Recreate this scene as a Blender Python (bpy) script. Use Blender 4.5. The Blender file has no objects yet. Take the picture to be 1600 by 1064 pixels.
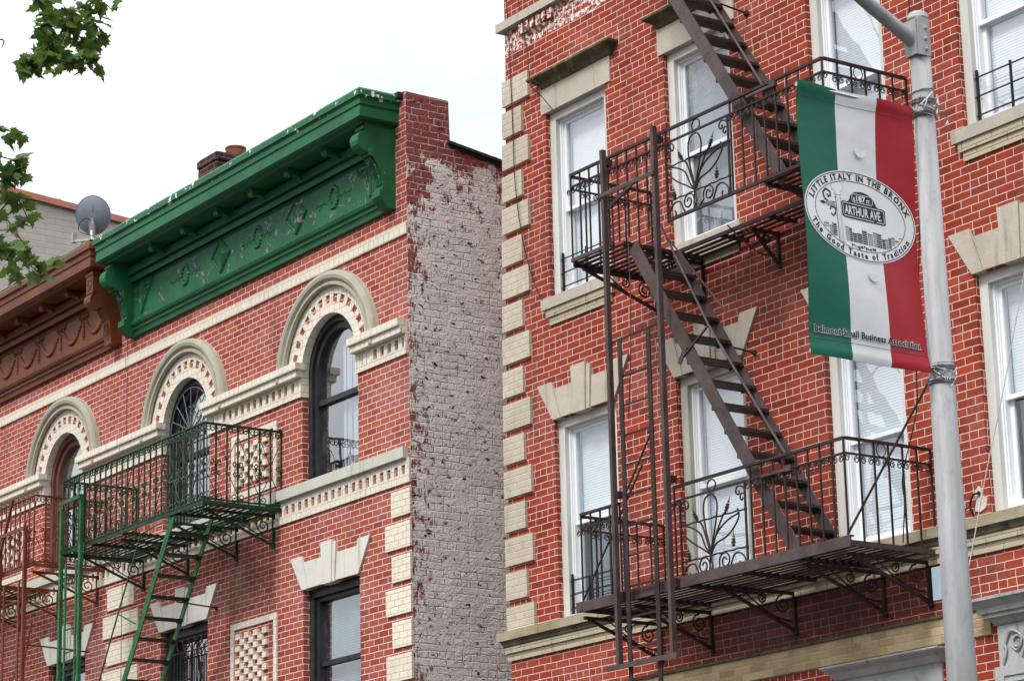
import bpy, math, random
from mathutils import Vector, Matrix
random.seed(7)
R = math.radians
S = bpy.context.scene
COL = S.collection

# ------------------------------------------------------------ camera, sky, sun, exposure
cd = bpy.data.cameras.new('camera')
cam = bpy.data.objects.new('camera', cd)
COL.objects.link(cam)
cd.sensor_fit = 'HORIZONTAL'
cd.sensor_width = 36.0
cd.lens = 93.356
cd.clip_start = 0.1
cd.clip_end = 3000.0
rot = Matrix(((0.56947038, 0.22538758, 0.79050865),
              (0.82167974, -0.12874608, -0.55521785),
              (-0.02336432, 0.96572506, -0.25851348)))
cam.matrix_world = Matrix.Translation((22.068, -15.5, 1.6)) @ rot.to_4x4()
S.camera = cam

SUN_EL, SUN_AZ = R(50), R(168)          # azimuth clockwise from +Y
world = bpy.data.worlds.new('World')
S.world = world
world.use_nodes = True
wt = world.node_tree
for n in list(wt.nodes):
    wt.nodes.remove(n)
wo = wt.nodes.new('ShaderNodeOutputWorld')
bg = wt.nodes.new('ShaderNodeBackground')
sky = wt.nodes.new('ShaderNodeTexSky')
sky.sky_type = 'NISHITA'
sky.sun_disc = False
sky.sun_elevation = SUN_EL
sky.sun_rotation = SUN_AZ
sky.air_density = 1.0
sky.dust_density = 3.0
tcw = wt.nodes.new('ShaderNodeTexCoord')
cn = wt.nodes.new('ShaderNodeTexNoise')
cn.inputs['Scale'].default_value = 4.5
cn.inputs['Detail'].default_value = 6
cn.inputs['Roughness'].default_value = 0.55
wt.links.new(tcw.outputs['Generated'], cn.inputs['Vector'])
cr = wt.nodes.new('ShaderNodeValToRGB')
cr.color_ramp.elements[0].position = 0.38
cr.color_ramp.elements[0].color = (10.6, 12.0, 13.2, 1)
cr.color_ramp.elements[1].position = 0.56
cr.color_ramp.elements[1].color = (15.4, 15.4, 15.4, 1)
wt.links.new(cn.outputs['Fac'], cr.inputs['Fac'])
cm = wt.nodes.new('ShaderNodeMix')
cm.data_type = 'RGBA'
cm.inputs[0].default_value = 0.90       # cloud cover
wt.links.new(sky.outputs[0], cm.inputs[6])
wt.links.new(cr.outputs[0], cm.inputs[7])
# overcast sky: brighter overhead than at the horizon
sx = wt.nodes.new('ShaderNodeSeparateXYZ')
wt.links.new(tcw.outputs['Generated'], sx.inputs[0])
mr = wt.nodes.new('ShaderNodeValToRGB')
ge = mr.color_ramp.elements
ge[0].position = 0.0; ge[0].color = (.10, .10, .10, 1)
ge[1].position = 1.0; ge[1].color = (1, 1, 1, 1)
for pos, val in ((.08, .13), (.17, .40), (.45, .58)):
    q = ge.new(pos); q.color = (val, val, val, 1)
wt.links.new(sx.outputs[2], mr.inputs[0])
vm = wt.nodes.new('ShaderNodeVectorMath'); vm.operation = 'SCALE'
wt.links.new(cm.outputs[2], vm.inputs[0]); wt.links.new(mr.outputs[0], vm.inputs['Scale'])
wt.links.new(vm.outputs[0], bg.inputs['Color'])
bg.inputs['Strength'].default_value = 0.145
wt.links.new(bg.outputs[0], wo.inputs['Surface'])

sd = bpy.data.lights.new('sun', 'SUN')
sd.energy = 2.1
sd.angle = R(14)
sd.color = (1.0, 0.965, 0.92)
sun = bpy.data.objects.new('sun', sd)
COL.objects.link(sun)
sun.location = (0, -20, 40)
sdir = Vector((math.sin(SUN_AZ) * math.cos(SUN_EL), math.cos(SUN_AZ) * math.cos(SUN_EL), math.sin(SUN_EL)))
sun.rotation_euler = sdir.to_track_quat('Z', 'Y').to_euler()

S.view_settings.view_transform = 'Standard'
S.view_settings.look = 'None'
S.view_settings.exposure = 0.38
S.view_settings.gamma = 1.0

# ------------------------------------------------------------ node helpers
class NT:
    def __init__(s, name):
        s.m = bpy.data.materials.new(name)
        s.m.use_nodes = True
        s.t = s.m.node_tree
        for n in list(s.t.nodes):
            s.t.nodes.remove(n)
        s.out = s.t.nodes.new('ShaderNodeOutputMaterial')
    def n(s, t, **kw):
        nd = s.t.nodes.new(t)
        for k, v in kw.items():
            setattr(nd, k, v)
        return nd
    def put(s, sock, v):
        if isinstance(v, bpy.types.NodeSocket):
            s.t.links.new(v, sock)
        elif v is not None:
            if sock.type == 'RGBA' and hasattr(v, '__len__') and len(v) == 3:
                v = (*v, 1)
            sock.default_value = v
    def math(s, op, a, b=None, c=None, clamp=False):
        nd = s.n('ShaderNodeMath', operation=op, use_clamp=clamp)
        s.put(nd.inputs[0], a)
        if b is not None: s.put(nd.inputs[1], b)
        if c is not None: s.put(nd.inputs[2], c)
        return nd.outputs[0]
    def mix(s, f, a, b, blend='MIX'):
        nd = s.n('ShaderNodeMix', data_type='RGBA', blend_type=blend)
        s.put(nd.inputs[0], f); s.put(nd.inputs[6], a); s.put(nd.inputs[7], b)
        return nd.outputs[2]
    def rng(s, v, a, b, c=0.0, d=1.0, smooth=True):
        nd = s.n('ShaderNodeMapRange', interpolation_type='SMOOTHSTEP' if smooth else 'LINEAR')
        s.put(nd.inputs[0], v)
        for i, x in enumerate((a, b, c, d)): s.put(nd.inputs[i + 1], x)
        return nd.outputs[0]
    def obj(s):
        return s.n('ShaderNodeTexCoord').outputs['Object']
    def xyz(s, v):
        nd = s.n('ShaderNodeSeparateXYZ'); s.put(nd.inputs[0], v)
        return nd.outputs
    def vec(s, x, y, z=0.0):
        nd = s.n('ShaderNodeCombineXYZ')
        s.put(nd.inputs[0], x); s.put(nd.inputs[1], y); s.put(nd.inputs[2], z)
        return nd.outputs[0]
    def noise(s, vec, scale, detail=4, rough=0.5, sc3=None):
        if sc3:
            mp = s.n('ShaderNodeMapping'); mp.inputs['Scale'].default_value = sc3
            s.put(mp.inputs[0], vec); vec = mp.outputs[0]
        nd = s.n('ShaderNodeTexNoise')
        s.put(nd.inputs['Vector'], vec)
        nd.inputs['Scale'].default_value = scale
        nd.inputs['Detail'].default_value = detail
        nd.inputs['Roughness'].default_value = rough
        return nd.outputs['Fac']
    def bump(s, h, dist=0.01, strength=1.0, normal=None):
        nd = s.n('ShaderNodeBump')
        nd.inputs['Distance'].default_value = dist
        nd.inputs['Strength'].default_value = strength
        s.put(nd.inputs['Height'], h)
        if normal is not None: s.put(nd.inputs['Normal'], normal)
        return nd.outputs[0]
    def pbr(s, col, rough=0.8, metal=0.0, normal=None, spec=0.4, trans=0.0):
        b = s.n('ShaderNodeBsdfPrincipled')
        s.put(b.inputs['Base Color'], col)
        s.put(b.inputs['Roughness'], rough)
        s.put(b.inputs['Metallic'], metal)
        b.inputs['Specular IOR Level'].default_value = spec
        if normal is not None: s.put(b.inputs['Normal'], normal)
        s.t.links.new(b.outputs[0], s.out.inputs['Surface'])
        return b

def brick_field(T, L=0.208, c=0.0715, z0=0.0, hdr=6, mort=0.0052, wob=0.004, u0=0.0, soft=0.0022):
    """brick bond on world X+Y / Z: returns brick mask, per-brick random colour socket, position"""
    P = T.obj()
    x, y, z = T.xyz(P)
    w1 = T.math('MULTIPLY', T.math('SUBTRACT', T.noise(P, 7.0, 2), 0.5), wob * 2)
    w2 = T.math('MULTIPLY', T.math('SUBTRACT', T.noise(P, 34.0, 2), 0.5), wob)
    w = T.math('ADD', w1, w2)
    u = T.math('ADD', T.math('ADD', T.math('ADD', x, y), w), 100.0 + u0)
    v = T.math('DIVIDE', T.math('ADD', T.math('SUBTRACT', z, z0), w), c)
    row = T.math('FLOOR', v)
    fv = T.math('FRACT', v)
    if hdr:
        h = T.math('COMPARE', T.math('FLOORED_MODULO', row, float(hdr)), 0.0, 0.1)
        Lr = T.math('MULTIPLY', L, T.math('SUBTRACT', 1.0, T.math('MULTIPLY', h, 0.5)))
    else:
        Lr = T.math('ADD', L, 0.0)
    off = T.math('MULTIPLY', T.math('FLOORED_MODULO', row, 2.0), 0.5)
    jit = T.n('ShaderNodeTexWhiteNoise', noise_dimensions='1D')
    T.put(jit.inputs['W'], row)
    off = T.math('ADD', off, T.math('MULTIPLY', jit.outputs['Value'], 0.14))
    uu = T.math('ADD', T.math('DIVIDE', u, Lr), off)
    col = T.math('FLOOR', uu)
    fu = T.math('FRACT', uu)
    du = T.math('MULTIPLY', T.math('MINIMUM', fu, T.math('SUBTRACT', 1.0, fu)), Lr)
    dv = T.math('MULTIPLY', T.math('MINIMUM', fv, T.math('SUBTRACT', 1.0, fv)), c)
    d = T.math('MINIMUM', du, dv)
    mask = T.rng(d, mort - soft, mort + soft)
    wn = T.n('ShaderNodeTexWhiteNoise', noise_dimensions='3D')
    T.put(wn.inputs['Vector'], T.vec(col, row, 0.5))
    return mask, wn.outputs['Value'], P, (x, y, z), d

def brick_material(name, cols, mortar, smear=0.25, smearcol=(.6, .45, .42), patch=False, rough=0.75, bumpd=0.006, stains=None, soot_shade=None, **kw):
    T = NT(name)
    mask, rnd, P, (x, y, z), d = brick_field(T, **kw)
    cr = T.n('ShaderNodeValToRGB')
    cr.color_ramp.interpolation = 'LINEAR'
    e = cr.color_ramp.elements
    e[0].position = 0; e[0].color = (*cols[0], 1)
    e[1].position = 1; e[1].color = (*cols[-1], 1)
    for i, c in enumerate(cols[1:-1]):
        q = e.new((i + 1) / (len(cols) - 1)); q.color = (*c, 1)
    T.put(cr.inputs[0], rnd)
    bc = cr.outputs[0]
    n1 = T.noise(P, 2.6, 5, 0.6)
    bc = T.mix(T.rng(n1, 0.35, 0.75, 0.0, 0.22), bc, (cols[0][0] * .62, cols[0][1] * .6, cols[0][2] * .7))
    n2 = T.noise(P, 60.0, 3, 0.7)
    bc = T.mix(T.rng(n2, 0.35, 0.8, 0.0, 0.28), bc, (cols[-1][0] * .6, cols[-1][1] * .55, cols[-1][2] * .55))
    # pale lime haze dragged over some bricks
    n3 = T.noise(P, 1.1, 4, 0.6)
    n4 = T.noise(P, 26.0, 4, 0.65)
    sm = T.math('MULTIPLY', T.rng(n3, 0.46, 0.68), T.rng(n4, 0.34, 0.70))
    bc = T.mix(T.math('MULTIPLY', sm, smear), bc, smearcol)
    mo = T.mix(T.noise(P, 9.0, 3), tuple(m * .86 for m in mortar), tuple(min(1, m * 1.06) for m in mortar))
    if patch:
        # rough re-pointed strip under the stone band at the top of the wall
        lo = T.math('ADD', 11.93, T.math('MULTIPLY', T.noise(P, 3.0, 3), 0.12))
        zone = T.math('MULTIPLY', T.math('GREATER_THAN', z, lo), T.math('LESS_THAN', z, 12.30))
        zone = T.math('MULTIPLY', zone, T.math('LESS_THAN', x, 3.2))
        blob = T.rng(T.noise(P, 19.0, 3, 0.6), 0.49, 0.55)
        keep = T.math('SUBTRACT', 1.0, T.math('MULTIPLY', zone, blob))
        mask = T.math('MULTIPLY', mask, keep)
        lime = T.math('SUBTRACT', 1.0, keep)
    if stains:
        for (z1, z2, colr, amt) in stains:
            band = T.math('MULTIPLY', T.rng(z, z1, z2), T.rng(T.noise(P, 2.0, 4, .6, sc3=(1, 1, .3)), .4, .65, 0, amt))
            bc = T.mix(band, bc, colr)
    col = T.mix(mask, mo, bc)
    if patch: col = T.mix(lime, col, T.mix(T.noise(P, 20, 3), (.80, .77, .73), (.60, .56, .52)))
    if soot_shade:
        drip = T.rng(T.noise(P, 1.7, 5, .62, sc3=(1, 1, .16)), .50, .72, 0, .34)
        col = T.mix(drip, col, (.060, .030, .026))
        for (sx, sz, rx, rz, amt) in soot_shade:  # soft dark ovals: real dirt, and balcony shade painted into the right wall
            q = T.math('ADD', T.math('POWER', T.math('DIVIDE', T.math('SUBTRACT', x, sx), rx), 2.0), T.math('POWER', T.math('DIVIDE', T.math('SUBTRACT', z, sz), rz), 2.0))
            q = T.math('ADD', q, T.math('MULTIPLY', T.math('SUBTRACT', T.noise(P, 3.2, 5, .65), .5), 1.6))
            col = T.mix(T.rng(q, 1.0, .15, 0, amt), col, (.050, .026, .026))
    h = T.math('ADD', T.math('MULTIPLY', mask, 0.8), T.math('MULTIPLY', T.noise(P, 90, 3), 0.25))
    T.pbr(col, rough, 0, T.bump(h, bumpd, 0.9), 0.12)
    return T.m

def plain(name, c1, c2=None, rough=0.6, metal=0.0, scale=8.0, bump=0.0, spec=0.2, amt=1.0, streak=None):
    T = NT(name)
    P = T.obj()
    c2 = c2 or tuple(c * .75 for c in c1)
    n1 = T.noise(P, scale, 5, 0.6, sc3=streak)
    col = T.mix(T.rng(n1, 0.32, 0.7, 0, amt), c1, c2)
    nrm = T.bump(T.noise(P, scale * 6, 4, 0.65), bump) if bump else None
    T.pbr(col, rough, metal, nrm, spec)
    return T.m

def stone(name, c1, c2, dark, rough=0.85, dthr=(0.58, 0.72), joints=None, scale=3.0, streaky=False, bump=0.004):
    T = NT(name)
    P = T.obj()
    col = T.mix(T.rng(T.noise(P, scale, 5, .6), .35, .68), c1, c2)
    col = T.mix(T.rng(T.noise(P, 45, 4, .7), .45, .75, 0, .25), col, dark)
    col = T.mix(T.rng(T.noise(P, 5.5, 6, .68, sc3=(1, 1, .35) if streaky else None), dthr[0], dthr[1], 0, .75), col, dark)
    oi = T.n('ShaderNodeObjectInfo')
    col = T.mix(T.rng(oi.outputs['Random'], 0, 1, 0, .30, False), col, tuple(c * .66 for c in c2))
    dr = T.noise(P, 9.0, 5, .65, sc3=(1, 1, .12))
    col = T.mix(T.rng(dr, .54, .72, 0, .5), col, dark)
    h = T.noise(P, 120, 3)
    nrm = None
    if joints:
        mask, rnd, P2, q, d = brick_field(T, **joints['kw'])
        col = T.mix(T.rng(rnd, 0, 1, 0, .22, False), col, c2)
        col = T.mix(T.math('MULTIPLY', T.math('SUBTRACT', 1.0, mask), joints['amt']), col, joints['col'])
        h = T.math('ADD', h, T.math('MULTIPLY', mask, 2.0))
    T.pbr(col, rough, 0, T.bump(h, bump), 0.12)
    return T.m

def iron(name, base, rust, chipcol, chip=(.66, .70), rough=0.42, rustthr=(.56, .7), tone=None):
    T = NT(name)
    P = T.obj()
    tone = tone or tuple(c * .55 for c in base)
    col = T.mix(T.rng(T.noise(P, 4.0, 5, .6), .35, .7), base, tone)
    col = T.mix(T.rng(T.noise(P, 22, 5, .65), rustthr[0], rustthr[1], 0, .8), col, rust)
    col = T.mix(T.rng(T.noise(P, 55, 3, .6), chip[0], chip[1], 0, .9), col, chipcol)
    T.pbr(col, rough, 0, T.bump(T.noise(P, 140, 4, .7), .003), .22)
    return T.m

M = {}
RB = dict(L=0.208, c=0.0712, z0=0.012, hdr=6, mort=0.0045)
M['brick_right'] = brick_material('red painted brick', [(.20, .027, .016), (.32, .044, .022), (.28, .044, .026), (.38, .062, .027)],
                                  (.70, .51, .44), smear=.45, smearcol=(.42, .22, .20), patch=True, soot_shade=[(4.3, 5.25, 2.4, 0.42, .8), (4.4, 8.35, 1.3, .5, .55)], **RB)  # oval under the lower balcony: mostly its shade painted in, plus real soot
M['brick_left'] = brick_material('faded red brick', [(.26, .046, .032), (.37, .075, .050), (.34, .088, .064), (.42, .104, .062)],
                                 (.80, .63, .57), smear=.62, smearcol=(.44, .25, .24), soot_shade=[(-6.1, 7.25, 1.3, .6, .6), (-10.6, 7.3, 1.2, .4, .5)], L=0.196, c=0.0725, z0=0.03, hdr=0, mort=.0046)
M['brick_chimney'] = brick_material('sooty brick', [(.05, .022, .02), (.085, .032, .026), (.022, .016, .018)], (.17, .13, .12), smear=.2,
                                    L=.2, c=.075, hdr=0, mort=.006, bumpd=.012)
M['brick_plain'] = brick_material('dull brick', [(.22, .09, .06), (.28, .11, .08)], (.4, .36, .33), hdr=0)
M['brick_cream_band'] = brick_material('stained cream brick', [(.50, .37, .20), (.42, .30, .15), (.58, .45, .27), (.34, .25, .14)], (.50, .44, .36),
                                       smear=.3, smearcol=(.10, .085, .07), L=.215, c=.0712, z0=.012, hdr=0, mort=.004)
M['tan_brick'] = brick_material('pale painted brick', [(.46, .43, .38), (.50, .47, .42), (.48, .45, .40)], (.42, .395, .355), smear=.2,
                                smearcol=(.3, .28, .25), L=.31, c=.10, hdr=0, mort=.004, soft=.006)
J = dict(L=0.17, c=0.0712, z0=0.012, hdr=0, mort=0.0030, wob=.002)
M['quoin_tan'] = stone('tan quoin brick', (.58, .52, .42), (.50, .43, .33), (.36, .29, .2), joints=dict(kw=dict(J, mort=.0042), amt=.75, col=(.66, .62, .55)))
M['quoin_cream'] = stone('cream painted quoin brick', (.80, .74, .62), (.75, .68, .55), (.52, .45, .35), dthr=(.66, .8), joints=dict(kw=dict(J, c=.0725, z0=.03, mort=.0016), amt=.5, col=(.50, .42, .33)))
M['cream'] = stone('cream painted trim', (.80, .75, .65), (.74, .68, .57), (.45, .38, .28), dthr=(.64, .78), joints=dict(kw=dict(J, L=.11, c=.09, mort=.0016), amt=.35, col=(.5, .42, .33)))
M['mould'] = stone('grey green arch moulding', (.44, .43, .35), (.38, .36, .29), (.18, .16, .12), dthr=(.6, .8), streaky=True)
M['sill_grey'] = stone('grey painted sill', (.58, .59, .52), (.54, .54, .47), (.06, .16, .09), dthr=(.705, .735))
M['stone_right'] = stone('limestone', (.55, .50, .43), (.47, .42, .35), (.20, .17, .13), dthr=(.62, .82), streaky=True)
M['stone_left'] = stone('pale painted stone', (.74, .72, .66), (.68, .66, .60), (.30, .28, .22), dthr=(.68, .85))
M['moss'] = stone('mossy stained hood', (.13, .12, .065), (.07, .062, .035), (.28, .24, .13), dthr=(.56, .68), streaky=True)
M['belt'] = stone('stained belt stone', (.44, .39, .29), (.32, .26, .16), (.075, .06, .045), dthr=(.54, .70), scale=2.2, streaky=True)
M['belt_dark'] = stone('dark moulding', (.17, .15, .11), (.09, .075, .055), (.03, .025, .02), dthr=(.5, .7))  # near-black tones for the belt moulding and the ledge over the band
M['corbel'] = stone('cream corbel brick', (.55, .49, .36), (.46, .40, .28), (.2, .16, .1), dthr=(.6, .75), joints=dict(kw=dict(J, L=.36), amt=.6, col=(.3, .25, .18)))
M['grey_stone'] = stone('grey painted stone', (.46, .47, .47), (.38, .39, .39), (.13, .13, .12), dthr=(.55, .72), streaky=True)
M['cement'] = plain('white cement', (.66, .62, .58), (.5, .47, .44), .9, bump=.01)
M['terracotta'] = plain('terracotta coping', (.50, .20, .14), (.40, .17, .12), .7)
M['pot'] = plain('clay pot', (.26, .095, .05), (.09, .045, .03), .8)
M['roofing'] = plain('black roofing felt', (.028, .03, .038), (.015, .016, .02), .55, bump=.02)
M['iron'] = iron('brown painted iron', (.040, .026, .025), (.06, .030, .024), (.22, .17, .16), chip=(.72, .76), rough=.5)
M['iron_plate'] = iron('brown painted plate', (.092, .064, .062), (.07, .042, .038), (.20, .16, .15), chip=(.72, .76), rough=.45)
M['green_iron'] = iron('green painted iron', (.009, .050, .022), (.030, .026, .016), (.26, .34, .24), chip=(.66, .70), rough=.5, rustthr=(.5, .66))
M['green_plate'] = iron('green painted stringer', (.022, .135, .045), (.05, .035, .025), (.30, .36, .26), chip=(.63, .67), rough=.5, rustthr=(.56, .62))
M['red_iron'] = iron('red brown painted iron', (.19, .045, .026), (.09, .022, .016), (.42, .2, .15), chip=(.69, .73), rough=.5)
M['black_iron'] = plain('black iron', (.02, .02, .022), (.012, .012, .012), .5)
M['window_iron'] = plain('grey painted grille', (.13, .14, .16), (.09, .1, .11), .5)
M['vinyl'] = plain('white vinyl', (.80, .82, .84), (.74, .77, .80), .35, amt=.5)
M['wood_white'] = plain('white painted casing', (.66, .66, .64), (.52, .52, .48), .55, scale=4, streak=(1, 1, .2), bump=.003)
M['wood_grey'] = plain('worn grey casing', (.48, .47, .41), (.30, .28, .24), .6, scale=5, streak=(1, 1, .3), bump=.004)
M['frame_black'] = plain('black painted frame', (.022, .022, .026), (.04, .04, .042), .35)
M['frame_brown'] = plain('brown painted frame', (.16, .075, .06), (.12, .05, .045), .5)
M['interior'] = plain('dark room', (.02, .022, .024), (.03, .03, .032), .9)
M['curtain'] = plain('white curtain', (.60, .62, .65), (.40, .42, .46), .9, scale=6, streak=(8, 1, .15))
M['teal_room'] = plain('teal curtain', (.05, .12, .13), (.02, .05, .06), .9, scale=4, streak=(6, 1, .2))
M['cable_black'] = plain('black cable', (.015, .015, .017), None, .5)
M['cable_white'] = plain('white cable', (.62, .60, .57), None, .5)
M['box_blue'] = plain('pale blue box', (.42, .52, .60), (.36, .46, .54), .5)
M['steel_strap'] = plain('steel strap', (.55, .55, .56), (.35, .35, .36), .3, metal=.9)
M['dish'] = plain('grey dish', (.17, .20, .25), (.21, .24, .29), .45, scale=3)
M['dish_metal'] = plain('galvanised bracket', (.45, .45, .46), (.3, .3, .31), .45, metal=.3)
M['asphalt'] = plain('asphalt', (.04, .04, .04), (.055, .055, .053), .9, scale=.8, bump=.01)
M['concrete'] = plain('concrete', (.13, .125, .12), (.10, .097, .092), .9, scale=1.2, bump=.006)
M['bark'] = plain('bark', (.09, .065, .045), (.05, .035, .025), .9, bump=.02)

def blind_material():
    T = NT('white blinds')
    P = T.obj()
    x, y, z = T.xyz(P)
    f = T.math('FRACT', T.math('DIVIDE', z, .026))
    ln = T.rng(f, .0, .28)
    col = T.mix(ln, (.60, .65, .71), (.80, .84, .88))
    col = T.mix(T.rng(T.noise(P, 2.0, 3), .35, .7, 0, .2), col, (.7, .76, .84))
    T.pbr(col, .6, 0, T.bump(T.math('PINGPONG', f, .5), .006), .4)
    return T.m
M['blind'] = blind_material()

def glass_material(name, tint, refl, dirt=.06):
    T = NT(name)
    P = T.obj()
    ge_ = T.n('ShaderNodeNewGeometry')
    dt = T.n('ShaderNodeVectorMath', operation='DOT_PRODUCT')
    T.put(dt.inputs[0], ge_.outputs['Normal']); T.put(dt.inputs[1], ge_.outputs['Incoming'])
    cs = T.math('ABSOLUTE', dt.outputs['Value'])
    sch = T.math('ADD', .045, T.math('MULTIPLY', .955, T.math('POWER', T.math('SUBTRACT', 1.0, cs), 5.0)))
    fac = T.math('MULTIPLY', sch, refl, clamp=True)
    tr = T.n('ShaderNodeBsdfTransparent'); T.put(tr.inputs[0], tint)
    gl = T.n('ShaderNodeBsdfGlossy'); gl.inputs['Roughness'].default_value = 0.012
    T.put(gl.inputs[0], (.95, .97, 1))
    T.put(gl.inputs['Normal'], T.bump(T.noise(P, 1.6, 2), .010, .6))
    mx = T.n('ShaderNodeMixShader')
    T.put(mx.inputs[0], fac)
    T.t.links.new(tr.outputs[0], mx.inputs[1]); T.t.links.new(gl.outputs[0], mx.inputs[2])
    df = T.n('ShaderNodeBsdfDiffuse'); T.put(df.inputs[0], (.55, .56, .56))
    m2 = T.n('ShaderNodeMixShader')
    T.put(m2.inputs[0], T.rng(T.noise(P, 3.5, 6, .7), .4, .8, .01, dirt * 2))
    T.t.links.new(mx.outputs[0], m2.inputs[1]); T.t.links.new(df.outputs[0], m2.inputs[2])
    T.t.links.new(m2.outputs[0], T.out.inputs['Surface'])
    return T.m
M['glass'] = glass_material('window glass', (.93, .955, .97), 4.0, .04)
M['glass_bright'] = glass_material('reflective glass', (.86, .90, .93), 5.5, .05)
M['glass_dirty'] = glass_material('cloudy old glass', (.55, .61, .66), 3.0, .30)

def side_wall_material():
    T = NT('grey plastered brick side wall')
    mask, rnd, P, (x, y, z), d = brick_field(T, L=.225, c=.082, z0=0.0, hdr=5, mort=.005, wob=.018, soft=.006)
    plaster = T.rng(T.noise(P, 3.4, 5, .68), .44, .58)
    mask0 = mask
    mask = T.math('MAXIMUM', mask, T.math('MULTIPLY', plaster, .95))
    grey = T.mix(T.rng(T.noise(P, 3.0, 6, .65), .3, .7), (.86, .84, .78), (.66, .65, .61))
    grey = T.mix(T.math('MULTIPLY', T.rng(rnd, 0, 1, 0, .28, False), 1.0), grey, (.50, .50, .495))
    grey = T.mix(T.math('SUBTRACT', 1.0, mask), grey, T.mix(T.noise(P, 8, 3), (.86, .85, .82), (.68, .67, .65)))
    # brown weathering bands
    grey = T.mix(T.rng(T.noise(P, 2.2, 4, .6, sc3=(1, 1, .5)), .55, .75, 0, .30), grey, (.36, .33, .28))
    # old red paint surviving near the front corner and at the top
    near = T.math('MULTIPLY', T.rng(y, 0.0, .62, .145, .0, False), T.rng(T.noise(P, 1.3, 3, .6), .35, .6, .55, 1.0))
    high = T.rng(z, 10.0, 12.2, 0.0, .23, False)
    low = T.rng(z, 6.0, 9.5, .0, .01, False)
    nz = T.math('ADD', T.math('MULTIPLY', T.noise(P, 6.0, 6, .70), .60), T.math('MULTIPLY', T.noise(P, 30.0, 4, .7, sc3=(1, 1, .28)), .40))
    top = T.math('MULTIPLY', high, T.rng(T.noise(P, 2.4, 3, .6), .38, .6))
    top = T.math('ADD', top, T.rng(z, T.math('SUBTRACT', 11.46, T.math('MULTIPLY', y, .05)), 11.62, 0, .22))
    top = T.math('ADD', top, T.math('MULTIPLY', T.rng(z, 11.95, 12.1), .25))
    lev = T.math('SUBTRACT', .63, T.math('ADD', T.math('ADD', near, top), low))
    red = T.rng(nz, lev, T.math('ADD', lev, .035))
    red = T.math('MULTIPLY', red, T.math('ADD', T.math('MULTIPLY', mask, .75), .2))
    redc = T.mix(rnd, (.22, .035, .04), (.30, .055, .05))
    col = T.mix(red, grey, redc)
    # bricks where the plaster dropped off
    gone = T.math('MULTIPLY', T.rng(T.noise(P, 7.5, 4, .65, sc3=(1, 1, 1.6)), .612, .627), mask0)
    col = T.mix(gone, col, T.mix(rnd, (.20, .055, .025), (.075, .02, .02)))
    hh = T.math('ADD', T.math('MULTIPLY', mask, .30), T.math('ADD', T.math('MULTIPLY', T.noise(P, 24, 5, .7), .8), T.math('MULTIPLY', T.noise(P, 7, 4, .6), .8)))
    hh = T.math('ADD', hh, T.math('MULTIPLY', T.rng(rnd, 0, 1, 0, .35, False), mask))
    hh = T.math('SUBTRACT', hh, T.math('MULTIPLY', gone, 1.4))
    T.pbr(col, .9, 0, T.bump(hh, .030, 1.0), .1)
    return T.m
M['side_wall'] = side_wall_material()

def cornice_material(name, base, tone, under, chips, top_z, chip_amt=.665):
    T = NT(name)
    P = T.obj()
    x, y, z = T.xyz(P)
    col = T.mix(T.rng(T.noise(P, 1.8, 5, .6), .3, .7), base, tone)
    n = T.math('ADD', T.math('MULTIPLY', T.noise(P, 6.0, 6, .7), .7), T.math('MULTIPLY', T.noise(P, 30, 4, .7), .3))
    hi_ = T.math('ADD', T.rng(z, 11.50, 11.62, 0, .09), T.rng(z, 11.12, 11.05, 0, .05))
    n = T.math('SUBTRACT', n, hi_)
    c1 = T.rng(n, chip_amt, chip_amt + .012)
    col = T.mix(T.rng(n, chip_amt - .014, chip_amt, 0, .7), col, tuple(b * .35 for b in base))
    col = T.mix(c1, col, under)
    seam = T.math('LESS_THAN', T.math('FRACT', T.math('DIVIDE', T.math('ADD', x, 20.3), 1.22)), .007)
    col = T.mix(T.math('MULTIPLY', seam, .6), col, tuple(b * .25 for b in base))
    grime = T.rng(T.noise(P, 2.6, 5, .65, sc3=(1, 1, .35)), .48, .72, 0, .5)
    col = T.mix(grime, col, tuple(b * .45 for b in base))
    spots = T.math('MULTIPLY', T.rng(T.noise(P, 10, 3, .55), .635, .65), T.math('GREATER_THAN', z, top_z))
    col = T.mix(spots, col, chips)
    T.pbr(col, .42, 0, T.bump(T.math('ADD', T.noise(P, 70, 4, .7), T.math('MULTIPLY', c1, -.8)), .005), .22)
    return T.m
M['cornice_green'] = cornice_material('green painted cornice', (.016, .140, .052), (.011, .098, .038), (.24, .24, .27), (.80, .78, .74), 12.10, .572)
M['cornice_brown'] = cornice_material('brown painted cornice', (.185, .055, .022), (.11, .032, .014), (.09, .035, .02), (.2, .1, .07), 50, .70)

def pole_material():
    T = NT('silver painted steel pole')
    P = T.obj()
    col = T.mix(T.rng(T.noise(P, 5, 5, .6, sc3=(3, 3, .3)), .35, .7), (.36, .36, .37), (.27, .27, .28))
    col = T.mix(T.rng(T.noise(P, 16, 5, .7, sc3=(1, 1, .5)), .5, .75, 0, .55), col, (.20, .20, .19))
    T.pbr(col, .55, .12, T.bump(T.noise(P, 90, 3), .001), .35)
    return T.m
M['pole'] = pole_material()

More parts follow.
